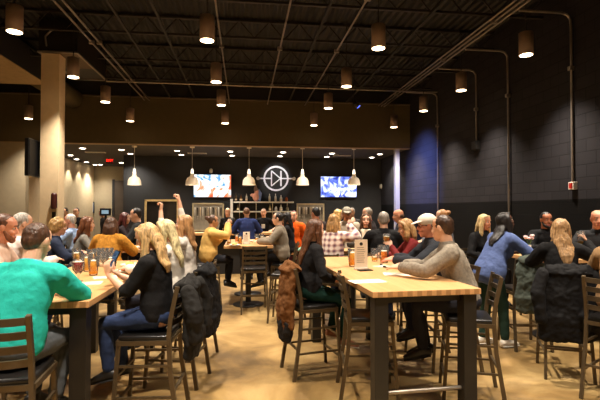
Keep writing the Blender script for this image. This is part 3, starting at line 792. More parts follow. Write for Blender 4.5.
    for i in (0, 1):
        a, e, w = arms[i]
        pts = [a, a.lerp(e, .4), e]; r = [(.058 * f + puff) * s, (.052 * f + puff) * s, (.044 * f + puff) * s]
        if sleeve > .5:
            k = (sleeve - .5) * 2; pts += [e.lerp(w, .4 * k), e.lerp(w, k * .97)]; r += [(.043 * f + puff) * s, (.029 * f + puff * .9) * s]
        else:
            pts = [a, a.lerp(e, sleeve), a.lerp(e, sleeve * 2)]; 
        b.tube(pts, r)
    b.tube([sp(.455), neckb + U * .012], [(.085 * f * s, .075 * s), ((.06 * f + puff * .6) * s, (.058 + puff * .6) * s)], xref=Rs, n=16)
    tm = tmat or (knit(top) if kn else cloth(top))
    fuse(b, topname, tm, root, cvox, 3, [(.09, .016), (.03, .006)])
    if inner:
        b = MB(); b.tube([sp(.02) + Fs * .085, sp(.2) + Fs * .085, sp(.33) + Fs * .105, sp(.44) + Fs * .03], [(.06 * s, .075 * s), (.055 * s, .07 * s), (.06 * s, .075 * s), (.05 * s, .05 * s)], xref=Rs)
        fuse(b, 'shirt', cloth(inner), root, cvox, 3)
    if collar:
        b = MB(); n = 20
        c0 = neckb + U * .01
        b.loft([[c0 + Rs * math.cos(2 * PI * j / n) * r * s * f + Fs * (math.sin(2 * PI * j / n) * r * s * .98) + U * z * s for j in range(n)] for r, z in ((.078, -.012), (.073, .03), (.066, .032), (.068, -.01))])
        b.build('collar', cloth(collar), root, smooth=True)
    if scarf:
        b = MB()
        b.tube([neckb + Rs * .085 * math.cos(q) + Fs * .08 * math.sin(q) + U * .01 for q in [2 * PI * j / 12 for j in range(12)]] + [neckb + Rs * .085], [.03] * 13)
        for k in (-1, 1): b.tube([neckb + Rs * k * .045 + Fs * .085, sp(.3) + Rs * k * .04 + Fs * .15, sp(.08) + Rs * k * .045 + Fs * .14], [(.04, .018), (.045, .016), (.05, .014)], xref=Rs)
        fuse(b, 'scarf', cloth(scarf), root, cvox, 2, [(.04, .01)])
    # ---------- trousers and shoes
    b = MB(); b.tube([sp(-.07), sp(0), sp(.1)], [(.11 * s, .1 * s), ((hipw + .012) * s, .125 * s), ((hipw + .004) * s, .115 * s)], xref=Rp, n=18)
    b.ell(P + V((0, -.03, -.015)), (.172 * s, .13 * s, .105 * s))
    for i in (0, 1):
        h, k, an = legs[i]
        b.tube([h, h.lerp(k, .5), k, k.lerp(an, .4), k.lerp(an, .93)], [.097 * s, .086 * s, .068 * s, .064 * s, .052 * s])
    fuse(b, bot, cloth(bottom), root, cvox, 3, [(.07, .014)])
    for i in (0, 1):
        an = legs[i][2]; fd = V((0, 1, 0)) if not seat else V((0, .97, -.22)).normalized()
        dn = V((0, 0, -1)) if not seat else V((0, -.22, -.97))
        b = MB(); b.tube([an - fd * .045 * s + dn * .035 * s, an + fd * .03 + dn * .03 * s, an + fd * .11 * s + dn * .045 * s, an + fd * .18 * s + dn * .055 * s], [(.038 * s, .042 * s), (.042 * s, .048 * s), (.048 * s, .034 * s), (.036 * s, .02 * s)], xref=V((1, 0, 0)))
        b.tube([an, an + dn * .03], [.043 * s, .045 * s])
        sh_ = fuse(b, 'shoe', mat('shoe_%d_%d_%d' % shoes, shoes, .5), root, .009, 2)
        b = MB(); b.tube([an - fd * .05 * s + dn * .072 * s, an + fd * .05 * s + dn * .074 * s, an + fd * .19 * s + dn * .074 * s], [(.04 * s, .009), (.046 * s, .009), (.04 * s, .009)], xref=V((1, 0, 0)))
        b.build('sole', M_white if shoes[0] > 120 else M_black, sh_, smooth=True)
    # ---------- hair
    st, hc = hair
    hm = hairm(hc)
    hv = .0075 if near else .011
    dsp = [(.025, .008)]
    b = MB()
    Z = V((0, 0, 1))
    if st == 'short':
        b.ell(hp_(0, -.016, .036), (.081 * hs, .098 * hs, .093 * hs), axes=ax)
        b.ell(hp_(0, -.05, .0), (.068 * hs, .062 * hs, .075 * hs), axes=ax)
    elif st == 'bald': pass
    elif st == 'thin':
        b.ell(hp_(0, -.022, .03), (.0795 * hs, .09 * hs, .092 * hs), axes=ax)
    elif st == 'fringe':
        b.ell(hp_(0, -.04, -.005), (.0775 * hs, .07 * hs, .055 * hs), axes=ax)
    elif st == 'curly':
        b.ell(hp_(0, -.02, .032), (.096 * hs, .108 * hs, .108 * hs), axes=ax); b.ell(hp_(0, -.05, -.02), (.09 * hs, .07 * hs, .09 * hs), axes=ax); dsp = [(.03, .03)]
    elif st == 'bun':
        b.ell(hp_(0, -.016, .026), (.083 * hs, .098 * hs, .1 * hs), axes=ax); b.ell(hp_(0, -.125, .05), (.045 * hs, .045 * hs, .045 * hs), axes=ax)
    else:
        Ln = {'long': .36, 'mid': .24, 'bob': .15}[st]
        b.ell(hp_(0, -.02, .024), (.088 * hs, .101 * hs, .105 * hs), axes=ax)
        bk = -Hf; bk = V((bk.x, bk.y, 0)).normalized()
        p0 = hp_(0, -.05, .02); p1 = hp_(0, -.07, -.06)
        drop = lambda p, k, o=0: p - Z * (Ln * k * hs) + bk * (o * hs)
        if st == 'bob':
            b.tube([p0, p1, drop(p1, .5, .015), drop(p1, .95, .01)], [(.084 * hs, .06 * hs), (.095 * hs, .06 * hs), (.1 * hs, .055 * hs), (.085 * hs, .04 * hs)], xref=Hr, n=18)
        else:
            lo_ = .35 if st == 'mid' else .27
            off_ = (.098 + puff) * s; sd = Rs * (.03 if hy < 0 else -.03) * (1 if abs(hy) > 4 else 0)
            g1 = sp(.455) - Fs * (.075 + puff) * s + sd; g2 = sp((.455 + lo_) / 2) - Fs * (off_ + .012) + sd; g3 = sp(lo_) - Fs * (off_ + .012) + sd
            b.tube([p0, p1, p1.lerp(g1, .5) - Fs * .01, g1, g2, g3], [(.084 * hs, .06 * hs), (.092 * hs, .055 * hs), (.09 * hs, .04 * hs), (.088 * hs, .032 * hs), (.075 * hs, .022 * hs), (.035 * hs, .012 * hs)], xref=[Hr, Hr, (Hr + Rs).normalized(), Rs, Rs, Rs], n=18)
        for k in (-1, 1):
            q0 = hp_(k * .07, .012, .05); q1 = hp_(k * .084, .01, -.04)
            q2 = q1 - Z * Ln * .55 * hs + Hr * (k * .008); q3 = q1 - Z * Ln * .95 * hs + bk * .01
            b.tube([hp_(k * .02, .055, .1), q0, q1, q2, q3], [.02 * hs, (.03 * hs, .022 * hs), (.04 * hs, .022 * hs), (.04 * hs, .024 * hs), (.02 * hs, .012 * hs)], xref=Hf)
        dsp = [(.05, .013), (.014, .006)]
    if st != 'bald': fuse(b, 'hair', hm, root, hv, 2, dsp)
    if beard:
        b = MB(); b.tube([hp_(-.066, .02, -.03), hp_(-.052, .055, -.075), hp_(0, .078, -.1), hp_(.052, .055, -.075), hp_(.066, .02, -.03)], [.014 * hs, .024 * hs, .03 * hs, .024 * hs, .014 * hs])
        b.tube([hp_(-.03, .088, -.05), hp_(0, .098, -.046), hp_(.03, .088, -.05)], [.006 * hs] * 3)
        fuse(b, 'beard', hairm(beard), root, .008, 2, [(.02, .006)])
    if cap:
        b = MB(); b.ell(hp_(0, -.008, .055), (.09 * hs, .106 * hs, .082 * hs), axes=ax, n=20)
        b.tube([hp_(0, .07, .052), hp_(0, .12, .047), hp_(0, .165, .034)], [(.075 * hs, .012 * hs), (.07 * hs, .009 * hs), (.045 * hs, .006 * hs)], xref=Hr)
        fuse(b, 'cap', cloth(cap), root, .008, 2)
    if glasses:
        b = MB()
        for k in (-1, 1):
            b.tube([hp_(k * .034 + .02 * math.cos(q), .098, .006 + .016 * math.sin(q)) for q in [2 * PI * j / 12 for j in range(13)]], [.0022] * 13, n=6)
            b.tube([hp_(k * .056, .096, .01), hp_(k * .078, .0, .012)], [.0022, .0022], n=6)
        b.tube([hp_(-.013, .1, .01), hp_(.013, .1, .01)], [.0022, .0022], n=6)
        b.build('glasses', M_black, root)
    if apron:
        b = MB(); c0 = sp(.3) + Fs * (.11 + puff + .012) * s
        b.box(-.05, .05, -.004, .004, -.06, .06); o = b.build('shirt_print', M_white, root); 
        o.matrix_local = Matrix.Translation(c0) @ Matrix((Rs, Fs, U)).transposed().to_4x4()
    if chairlab:
        q = at(*cpos) if cpos else (X + math.sin(fr) * .04, Y - math.cos(fr) * .04)
        ch = chair(q[0], q[1], face + cy, chairlab)
    Mw = Matrix.Translation((X, Y, 0)) @ Matrix.Rotation(fr, 4, 'Z')
    return {'root': root, 'chair': (q[0], q[1], math.radians(face + cy)) if chairlab else None, 'grip': [Mw @ g for g in grips], 'head': Mw @ HC, 'fr': fr, 'pos': (X, Y), 'M': Mw}

BR, DB, BLK, GRY, BLD, AUB, WHT = (82, 56, 36), (48, 33, 24), (22, 18, 16), (150, 142, 132), (214, 178, 124), (120, 66, 36), (205, 198, 188)
FAIR, RED, TAN, DARK = (222, 172, 142), (210, 144, 114), (196, 146, 112), (92, 60, 44)
JEAN, NAVY = (46, 58, 88), (30, 34, 52)
B = lambda k: 'bronze bar chair ' + k
P = {}
def addp(key, *a, **k): P[key] = person(*a, **k)
# --- left table
addp('teal', 'man in teal long-sleeved polo seen from behind at the near left table', 13.5, 2.80, -8, (36, 172, 158), (84, 88, 92), hair=('short', (78, 52, 36)), lean=.42, skin=FAIR, hp=.3, hy=-4, puff=.026, topname='polo_shirt', collar=(110, 170, 190),
     hands=((-.12, .52, 1.155), (.04, .50, 1.155)), poles=((-1, -.2, -.3), (1, -.35, -.45)), hdir=((.9, .3, 0), (-.95, .15, 0)), bot='jeans', cy=13, cpos=(11, 2.76), seat=.725, chairlab=B('holding the man in teal, back rails toward us'))
addp('redbeard', 'bearded man at the left picture edge in a pale pink shirt facing right', -12, 4.0, -78, (206, 178, 160), JEAN, hair=('short', (96, 60, 40)), skin=RED, beard=(120, 72, 46), lean=.2, hp=.2, topname='shirt', chairlab=B('under the bearded man at the left edge'))
addp('greyback', 'grey-haired man in white shirt behind the teal man, turned away', 11, 4.9, -40, (226, 206, 196), NAVY, hair=('short', (168, 160, 150)), skin=FAIR, lean=.2, hy=-10, topname='shirt', puff=.022, chairlab=B('under the grey-haired man in white'))
addp('navyblond', 'curly blonde woman in navy jacket mostly hidden behind the teal man', 45, 5.75, -62, (34, 42, 62), NAVY, sex='f', hair=('curly', (180, 142, 88)), skin=FAIR, topname='jacket', puff=.025, lean=.3, chairlab=B('under the curly blonde woman in navy'))
addp('phone', 'blonde woman in black sweater looking down at her phone', 159, 3.66, 78, (22, 21, 22), (44, 58, 92), sex='f', hair=('mid', (202, 164, 112)), skin=FAIR, lean=.1, hp=.42, hy=8, sleeve=.62, bot='jeans', puff=.02, curl=.5, cpos=(152, 3.66), cy=8, eyes=None,
     hands=((-.12, .36, 1.18), (.06, .36, 1.15)), poles=((-.3, -.9, -.7), (.4, -.6, -.8)), hdir=((.05, .25, 1), (-.3, .6, .5)), palm=((.6, -.2, .1), (-.2, .2, 1)), chairlab=B('of the woman with the phone, coat over its back'))
addp('whiteblond', 'woman with long pale blonde hair in a white sweater, second along the left table', 174, 4.5, 78, (224, 216, 204), (40, 40, 50), sex='f', hair=('long', (230, 200, 150)), skin=FAIR, lean=.12, hp=.2, hy=10, puff=.022, chairlab=B('of the pale blonde woman in white'))
addp('armsup', 'woman with brown-blonde hair raising both arms at the left table', 187, 5.18, 80, (212, 204, 194), (44, 42, 46), sex='f', seat=.78, hair=('mid', (168, 124, 80)), skin=FAIR, lean=.05, hp=-.05, sleeve=.8, curl=1.0,
     hands=((-.1, .27, 1.68), (.14, .15, 1.84)), poles=((-.5, .6, -.8), (.5, .6, -.8)), hdir=((.1, -.1, 1), (0, .2, 1)), palm=((0, 1, 0), (0, 1, .1)), chairlab=B('of the woman raising her arms'))
addp('greycardi', 'auburn-haired woman in grey cardigan left of the orange sweater', 79, 6.55, -72, (122, 118, 110), NAVY, sex='f', hair=('mid', (112, 66, 38)), skin=FAIR, lean=.2, topname='cardigan', hands=((-.12, .42, 1.13), (.14, .38, 1.13)), chairlab=B('under the woman in grey cardigan'))
addp('orange', 'woman in orange knitted sweater seen from behind', 108, 6.15, -4, (192, 132, 50), NAVY, sex='f', hair=('bob', (84, 54, 34)), skin=FAIR, kn=True, lean=.2, puff=.04, hp=.25, chairlab=B('behind the woman in the orange sweater'))
addp('whitehair', 'white-haired man in pale blue shirt beside the pale column', 77, 7.9, 86, (150, 172, 208), NAVY, s=.95, hair=('short', (206, 198, 186)), skin=RED, lean=.2, topname='shirt', chairlab=B('under the white-haired man'))
addp('blackjkt', 'dark-haired man in black jacket facing left beyond the orange sweater', 141, 8.5, 96, (36, 36, 36), NAVY, hair=('short', (28, 22, 20)), skin=FAIR, topname='jacket', puff=.025, lean=.12, s=1.06, chairlab=B('under the dark-haired man in black jacket'))
addp('redhair', 'woman with dark red hair facing right, behind the orange sweater', 121, 9.2, -86, (40, 30, 32), NAVY, sex='f', hair=('mid', (78, 30, 24)), skin=FAIR, s=.97, chairlab=B('under the woman with dark red hair'))
addp('tee', 'standing man in black shirt with pale print near the cream wall', 77.5, 12.6, 178, (24, 23, 24), BLK, seat=None, hair=('short', DB), skin=TAN, apron=True, topname='shirt', sleeve=.4, hands=((-.2, .16, 1.02), (.2, .16, 1.02)))
addp('dark1', 'standing person in black right behind the pale column', 67, 13.2, 160, (22, 24, 26), BLK, seat=None, hair=('short', BLK), skin=TAN, topname='shirt')
addp('dark2', 'standing person in black behind the small monitor stand', 106, 12.9, 120, (26, 24, 24), BLK, seat=None, hair=('short', BR), skin=TAN, topname='shirt')
# --- middle
addp('tan', 'woman in pale yellow jacket drinking at the pedestal table', 208, 8.0, -76, (222, 180, 104), (30, 30, 36), sex='f', hair=('bun', (88, 60, 44)), skin=TAN, lean=.15, puff=.04, topname='jacket', curl=.7,
     hands=((-.1, .25, 1.16), (.08, .34, 1.42)), poles=((-.5, -.3, -1), (.7, .2, -1)), hdir=(None, (0, .6, .7)), palm=(None, (-.8, .2, 0)), chairlab=B('of the woman in the yellow jacket'))
addp('barw', 'bartender woman with tied hair in black and white behind the yellow jacket', 228.5, 12.9, 165, (34, 30, 30), BLK, seat=None, sex='f', hair=('bun', BLD), skin=FAIR, inner=(220, 214, 205), topname='shirt', s=1.0)
addp('navy', 'man in navy shirt standing with his back to us at the bar', 247, 10.9, 6, (36, 48, 92), BLK, seat=None, hair=('thin', (104, 76, 56)), skin=TAN, s=1.0, puff=.03, topname='shirt', hands=((-.2, .3, 1.13), (.2, .3, 1.13)))
addp('barm', 'bartender man in black shirt with white mark behind the bar', 264, 12.95, 170, (22, 22, 24), BLK, seat=None, hair=('short', BR), skin=FAIR, apron=True, s=.99, topname='shirt', sleeve=.4, hands=((-.25, .22, 1.1), (.25, .22, 1.1)))
addp('greyjkt', 'woman with black hair in grey jacket at right of the pedestal table', 281.5, 8.15, 80, (128, 116, 100), (28, 26, 28), sex='f', hair=('bun', BLK), skin=FAIR, lean=.08, puff=.03, topname='jacket', s=.98, chairlab=B('of the black-haired woman in grey jacket'))
addp('darkwoman', 'dark-haired woman in black just behind the grey jacket', 290, 9.3, 75, (24, 22, 24), BLK, sex='f', hair=('mid', BLK), skin=FAIR, s=.97)
addp('orangej', 'person in bright orange jacket below the diode emblem', 294.5, 9.9, 160, (236, 96, 22), (70, 24, 30), seat=None, hair=('short', (84, 26, 30)), skin=FAIR, s=.96, puff=.03, topname='jacket')
addp('green', 'woman with long brown hair, black top and dark green trousers', 309, 4.75, -78, (24, 22, 23), (22, 54, 47), sex='f', hair=('long', (92, 56, 34)), skin=FAIR, lean=.1, hp=.12, hy=4, puff=.016, shoes=(176, 120, 92), topname='top',
     hands=((-.10, .22, .965), (.12, .22, .965)), feet=((-.1, .30, .38), (.12, .35, .34)), cpos=(312, 4.75), chairlab=B('under the woman in green trousers'))
addp('blackm', 'black-haired man standing beyond the long-haired woman in green trousers', 318, 9.0, 25, (60, 50, 48), BLK, seat=None, hair=('short', BLK), skin=RED, topname='shirt')
addp('plaid', 'woman in pink plaid flannel shirt with arm raised', 332, 6.35, -32, (206, 160, 150), NAVY, sex='f', hair=('bob', (176, 136, 86)), skin=FAIR, tmat=plaid(), topname='flannel_shirt', puff=.035, lean=.1, seat=.78,
     hands=((-.12, .3, 1.12), (.14, .32, 1.46)), poles=(None, (.8, .2, -.6)), hdir=(None, (.5, .3, .8)), palm=(None, (0, 1, 0)), chairlab=B('under the woman in pink plaid'))
addp('greycap', 'man in grey cap and glasses facing us behind the pink plaid shirt', 346.5, 8.4, 170, (190, 172, 152), NAVY, seat=None, hair=('short', GRY), skin=RED, cap=(150, 142, 128), glasses=True, topname='shirt', puff=.025)
addp('blondfar', 'far blonde woman left of the man in the grey cap', 334.5, 9.6, -100, (200, 180, 150), NAVY, seat=None, sex='f', hair=('mid', (214, 170, 104)), skin=FAIR, s=.98)
addp('smile', 'smiling brown-haired woman in grey cardigan and cream scarf facing us', 365, 7.65, 172, (70, 64, 58), NAVY, sex='f', hair=('mid', (88, 58, 38)), skin=(232, 176, 146), hp=-.08, scarf=(226, 212, 188), topname='cardigan', puff=.02, s=.95, chairlab=B('under the smiling woman'))
addp('greyfar', 'grey-haired far man above the smiling woman', 353, 11.3, 140, (60, 56, 54), BLK, seat=None, hair=('short', GRY), skin=TAN)
addp('blacksw', 'grey-haired man in black sweater with his back to us beyond the menu card', 384, 6.45, -14, (20, 19, 20), BLK, hair=('short', (146, 138, 128)), skin=FAIR, lean=.15, puff=.035, chairlab=B('under the grey-haired man in black'))
addp('redcollar', 'grey-haired man in dark coat with red collar', 371.5, 8.9, 60, (58, 50, 50), BLK, seat=None, hair=('thin', (150, 140, 128)), skin=FAIR, collar=(176, 44, 36), topname='coat', puff=.03)
addp('baldg', 'bald man with glasses in navy behind the woman drinking beer', 403, 8.4, 72, (30, 32, 42), BLK, hair=('fringe', (90, 66, 46)), skin=(206, 140, 104), glasses=True, s=1.0, seat=.78, hands=((-.12, .22, 1.02), (.12, .22, 1.02)), chairlab=B('under the bald man with glasses'))
# --- right table
addp('maroon', 'woman in maroon sweater with streaked blonde hair drinking beer', 418, 5.58, 80, (112, 34, 34), NAVY, sex='f', hair=('bob', (170, 130, 84)), skin=FAIR, lean=.25, hp=.3, curl=.6,
     hands=((-.08, .34, 1.24), (.12, .42, 1.13)), poles=((-.6, .1, -1), None), hdir=((.15, .6, .6), None), palm=((.9, .2, 0), None), chairlab=B('of the woman drinking beer in maroon'))
addp('cap', 'man in white baseball cap and dark jacket leaning on the table', 445, 4.9, 82, (42, 44, 50), NAVY, hair=('short', BR), skin=(214, 142, 112), cap=(226, 214, 198), topname='jacket', puff=.024, lean=.36, hp=.1, glasses=True,
     hands=((-.1, .56, 1.16), (.14, .5, 1.16)), poles=((-.8, -.4, -.42), (.8, -.4, -.42)), chairlab=B('of the man in the white cap'))
addp('greysw', 'brown-haired man in grey sweater seen from behind at the right table', 463, 4.19, 70, (136, 126, 112), (36, 36, 44), hair=('short', (66, 44, 30)), skin=FAIR, lean=.34, hp=.1, puff=.024, hy=-32, kn=True, poles=((-.8, -.4, -.42), (.8, -.4, -.42)),
     hands=((-.10, .56, 1.16), (.12, .52, 1.16)), chairlab=B('of the man in the grey sweater'))
addp('behindcap', 'fair woman in grey coat turned left behind the brown-haired man', 446.5, 8.0, 70, (96, 96, 100), BLK, sex='f', hair=('bun', (160, 112, 68)), skin=FAIR, puff=.03, topname='coat', s=1.0, seat=.78)
# --- far right table
addp('blonde', 'blonde woman in black cardigan against the dark wall looking right', 480, 6.75, -166, (20, 19, 20), BLK, sex='f', hair=('mid', (220, 184, 130)), skin=(216, 146, 112), topname='cardigan', inner=(206, 186, 156), puff=.022, hy=10, s=.96,
     hands=((-.14, .26, 1.0), (.12, .28, 1.0)), chairlab=B('under the blonde woman in black cardigan'))
addp('bluew', 'standing woman in blue shirt with long dark hair leaning right', 489, 5.6, -80, (86, 102, 148), (40, 62, 52), seat=None, sex='f', hair=('long', (30, 24, 22)), skin=DARK, lean=.54, hp=-.25, hy=-14, sleeve=.62, shoes=(222, 212, 198), puff=.03, topname='shirt', s=.99,
     hands=((-.1, .60, 1.14), (.14, .62, 1.13)), feet=((-.12, -.02, .085), (.10, .14, .085)))
addp('bearded', 'bearded dark-haired man in black facing us by the dark wall', 543, 6.95, 172, (22, 22, 24), BLK, hair=('short', BLK), skin=(176, 112, 80), beard=(30, 22, 18), topname='shirt', puff=.02, s=.99, chairlab=B('under the bearded man'))
addp('drink', 'woman with long light brown hair in black sweater lifting a glass', 561, 4.75, -26, (20, 19, 20), BLK, sex='f', hair=('long', (172, 134, 92)), skin=FAIR, lean=.12, hp=-.02, hy=-34, puff=.028, curl=.7,
     hands=((-.14, .4, 1.13), (.30, .27, 1.33)), poles=(None, (1, .1, -.7)), hdir=(None, (-.3, .3, .9)), palm=(None, (-.9, .2, .1)), chairlab=B('of the long-haired woman, black coat over its back'))
addp('baldr', 'smiling bald man in black shirt at the right picture edge', 597, 6.1, 142, (40, 40, 42), BLK, hair=('bald', (120, 90, 70)), skin=(214, 150, 120), topname='shirt', puff=.022, collar=(46, 46, 48), s=1.03, hy=6, chairlab=B('under the bald man at the right edge'))
addp('edge', 'person in beige cardigan cut off by the right picture edge', 618, 4.1, -58, (150, 118, 82), BLK, sex='f', hair=('mid', BR), skin=FAIR, topname='cardigan', puff=.03, chairlab=B('at the right picture edge'))

# empty chairs
x, y = 1.15, 4.12
chair(x, y, -98, B('standing empty at the near left side of the right table'))
chair(*at(522, 5.65), -8, B('with grey-green coat beside the standing woman in blue'))
x, y = at(254, 7.55)
chair(x, y, 2, B('turned with its back to us at the pedestal table'))
chair(*at(286, 6.9), 75, B('with mint jacket over its back'))

# ------------------------------------------------------------------ coats over chair backs
def coat(x, y, deg, lab, col, z1=1.13, z0=.45, w=.23, hem=None, off=.30, sl=True, furry=False):
    t = thing('coat', lab, 'coat', (x, y, 0), math.radians(deg))
    b = MB(); h = z1 - z0
    b.tube([(0, -off, z1 - .01), (0, -off - .01, z1 - .1), (.01, -off - .035, z1 - h * .45), (-.01, -off - .045, z1 - h * .75), (.0, -off - .04, z0 + .03)],
           [(w * .85, .045), (w, .06), (w * 1.06, .065), (w * 1.12, .075), (w * 1.1, .06)], xref=V((1, 0, 0)), n=20)
    b.tube([(0, -off + .08, z1 - .05), (0, -off, z1 + .005), (0, -off - .06, z1 - .06)], [(w * .8, .028), (w * .8, .035), (w * .85, .03)], xref=V((1, 0, 0)), n=16)
    m = knit(col) if furry else cloth(col)
    fuse(b, 'coat_body', m, t, .012, 3, [(.1, .05), (.035, .02)])
    if sl:
        for k in (-1, 1):
            b = MB(); b.tube([(k * w * .92, -off - .03, z1 - .06), (k * (w + .04), -off - .09, z1 - h * .35), (k * (w + .01), -off - .1, z1 - h * .72)], [.06, .065, .055])
            fuse(b, 'sleeve', m, t, .012, 3, [(.07, .03)])
    if hem:
        b = MB(); b.tube([(0, -off - .045, z0 + .06), (0, -off - .05, z0 - .1)], [(w * 1.06, .07), (w * .8, .05)], xref=V((1, 0, 0)), n=18)
        fuse(b, 'lining', cloth(hem), t, .012, 3, [(.06, .03)])
def coat_on(key, lab, col, **k):
    c = P[key]['chair']; coat(c[0], c[1], math.degrees(c[2]), lab, col, **k)
coat_on('phone', 'black padded jacket hanging on the chair of the woman with the phone', (34, 32, 30), z0=.55)
coat_on('whiteblond', 'black coat on the chair behind the pale blonde woman', (24, 23, 24), z0=.5, sl=False)
coat_on('tan', 'olive grey coat over the chair of the woman in yellow jacket', (70, 66, 54), z0=.4, sl=False)
coat_on('green', 'brown suede jacket with dark lining hanging beside the green trousers', (108, 68, 34), z0=.48, hem=(30, 27, 25), w=.2, off=.25, sl=False)
coat_on('drink', 'long black coat draped over chair of the long-haired woman', (22, 21, 22), z0=.42, w=.26)
coat(*at(522, 5.65), -8, 'grey-green coat draped on a chair beside the woman in blue', (74, 80, 72), z0=.5, sl=False)
x, y = at(286, 6.9)
coat(x, y, 75, 'mint green jacket over a chair behind the woman in green trousers', (150, 200, 172), z0=.6, sl=False)

# ------------------------------------------------------------------ glasses and things on tables
M_glass = bpy.data.materials.new('clear_glass'); M_glass.use_nodes = True
_n = M_glass.node_tree; _n.nodes.remove(_n.nodes['Principled BSDF'])
_t = _n.nodes.new('ShaderNodeBsdfTransparent'); _t.inputs['Color'].default_value = (.985, .985, .975, 1)
_g = _n.nodes.new('ShaderNodeBsdfGlossy'); _g.inputs['Roughness'].default_value = .04; _f = _n.nodes.new('ShaderNodeFresnel'); _f.inputs['IOR'].default_value = 1.3
_mx = _n.nodes.new('ShaderNodeMixShader'); _n.links.new(_f.outputs[0], _mx.inputs[0]); _n.links.new(_t.outputs[0], _mx.inputs[1]); _n.links.new(_g.outputs[0], _mx.inputs[2]); _df = _n.nodes.new('ShaderNodeBsdfTranslucent'); _df.inputs['Color'].default_value = (.9, .88, .84, 1); _d2 = _n.nodes.new('ShaderNodeBsdfDiffuse'); _d2.inputs['Color'].default_value = (.9, .88, .84, 1)
_a = _n.nodes.new('ShaderNodeMixShader'); _a.inputs[0].default_value = .5; _n.links.new(_df.outputs[0], _a.inputs[1]); _n.links.new(_d2.outputs[0], _a.inputs[2])
_b = _n.nodes.new('ShaderNodeMixShader'); _b.inputs[0].default_value = .05; _n.links.new(_mx.outputs[0], _b.inputs[1]); _n.links.new(_a.outputs[0], _b.inputs[2]); _n.links.new(_b.outputs[0], _n.nodes['Material Output'].inputs['Surface'])
def beer_mat(name, col):
    m = mat(name, col, .15, var=.05); n = m.node_tree
    t = n.nodes.new('ShaderNodeBsdfTransparent'); t.inputs['Color'].default_value = tuple(c ** .6 for c in lin(col)[:3]) + (1,); x = n.nodes.new('ShaderNodeMixShader'); x.inputs[0].default_value = .4
    n.links.new(n.nodes['Principled BSDF'].outputs[0], x.inputs[1]); n.links.new(t.outputs[0], x.inputs[2]); n.links.new(x.outputs[0], n.nodes['Material Output'].inputs['Surface']); return m
M_amber = beer_mat('amber_beer', (255, 186, 50)); M_gold = beer_mat('golden_beer', (252, 206, 90)); M_ruby = beer_mat('ruby_beer', (150, 24, 18)); M_orange = beer_mat('orange_beer', (255, 160, 46))
M_foam = mat('beer_foam', (246, 236, 212), .8)
protos = {}
def glass(loc, lab, beer=None, fill=.7, kind='pint', sc=1.0):
    key = (kind, beer.name if beer else None, fill)
    if key in protos:
        t = copy_tree(protos[key])
    else:
        t = thing('beer_glass', '', 'glass'); protos[key] = t
        if kind == 'pint':
            b = MB(); b.lathe([(0, 0), (.031, 0), (.036, .06), (.043, .148), (.0405, .148), (.0335, .06), (.029, .012), (0, .012)], n=24, cap=False); b.build('glass_body', M_glass, t, smooth=True)
            r = lambda z: .0285 + (.0405 - .029) * z / .148; z0 = .012; h = .148
        else:
            b = MB(); b.lathe([(0, 0), (.036, 0), (.034, .004), (.006, .01), (.006, .05), (.02, .058), (.042, .09), (.044, .13), (.038, .165), (.036, .165), (.041, .13), (.039, .092), (.018, .062), (0, .058)], n=24, cap=False); b.build('glass_body', M_glass, t, smooth=True)
            r = lambda z: .036; z0 = .068; h = .16
        if beer:
            zt = z0 + (h - z0) * fill
            b = MB()
            if kind == 'pint': b.lathe([(0, z0 + .001), (r(z0), z0 + .001), (r(zt), zt), (0, zt)], n=24, cap=False)
            else: b.lathe([(0, .062), (.018, .066), (.038, .093), (.040, zt), (0, zt)], n=24, cap=False)
            b.build('beer', beer, t, smooth=True)
            b = MB(); rr = r(zt) if kind == 'pint' else .039
            b.lathe([(0, zt + .0005), (rr, zt + .0005), (rr, zt + .004), (0, zt + .004)], n=24, cap=False); b.build('foam', M_foam, t)
    t.location = loc; t.scale = (sc,) * 3; t['label'] = lab; t['group'] = 'beer glasses on the tables'
    return t
ZT = 1.0705
def tab(u, v):
    d = F * (CAM_Z - ZT) / (v - HOR); X, Y = at(u, d); return (X, Y, ZT)
glass(tab(79, 281), 'stemmed glass of dark red beer by the teal sleeve', M_ruby, .85, 'tulip', 1.15)
glass(tab(94, 275), 'glass of amber beer in front of the red beer, nearest the paper', M_amber, .75, 'pint', 1.2)
glass(tab(88, 271), 'glass of golden beer just left of the amber one by the paper', M_gold, .75, 'pint', 1.2)
glass(tab(112, 271), 'stubby glass of amber beer left of the phone', M_amber, .7, 'pint', 1.25)
glass(tab(77, 263.5), 'short golden beer glass at the left of the glass cluster', M_gold, .65, 'pint', 1.2)
glass(tab(92, 265), 'golden beer glass between the empties and the short golden one', M_gold, .7, 'pint', 1.2)
glass(tab(86, 267), 'half full golden beer glass in the middle of the left table', M_gold, .4)
for i, (u, v) in enumerate(((97, 262), (101, 261), (105, 262.5), (110, 261), (102, 266), (107, 267), (114, 264))):
    glass(tab(u, v), '%s empty clear pint glass in the cluster before the orange sweater' % ORD[i], None, .5, 'pint', 1.08)
glass(tab(352.5, 266), 'pint glass of orange beer left of the menu card', M_amber, .75, 'pint', 1.3)
glass(tab(374.5, 261), 'nearly empty pint glass with pale dregs right of the menu card', M_gold, .25, 'pint', 1.05)
glass(tab(384, 262.5), 'wide pint glass of orange beer by the hand of the cap man', M_orange, .62, 'pint', 1.4)
glass(tab(381, 258), 'empty pint glass behind the wide orange beer', None, .5, 'pint', 1.1)
for i, (u, v, mt, f_) in enumerate(((240, 244, M_amber, .8), (237, 241.5, M_orange, .7), (257, 242, M_amber, .5), (262, 241.5, M_gold, .6), (229, 244.5, M_gold, .3))):
    glass(tab(u, v), ['amber beer glass left of the card stand on the pedestal table', 'orange beer glass behind the amber one on the pedestal table', 'half full amber glass right of the card stand', 'golden beer glass near the grey jacket', 'low golden glass at the left end of pedestal table'][i], mt, f_)
glass((3.95, 5.35, ZT), 'clear glass on the small table beside the long-haired woman', None)
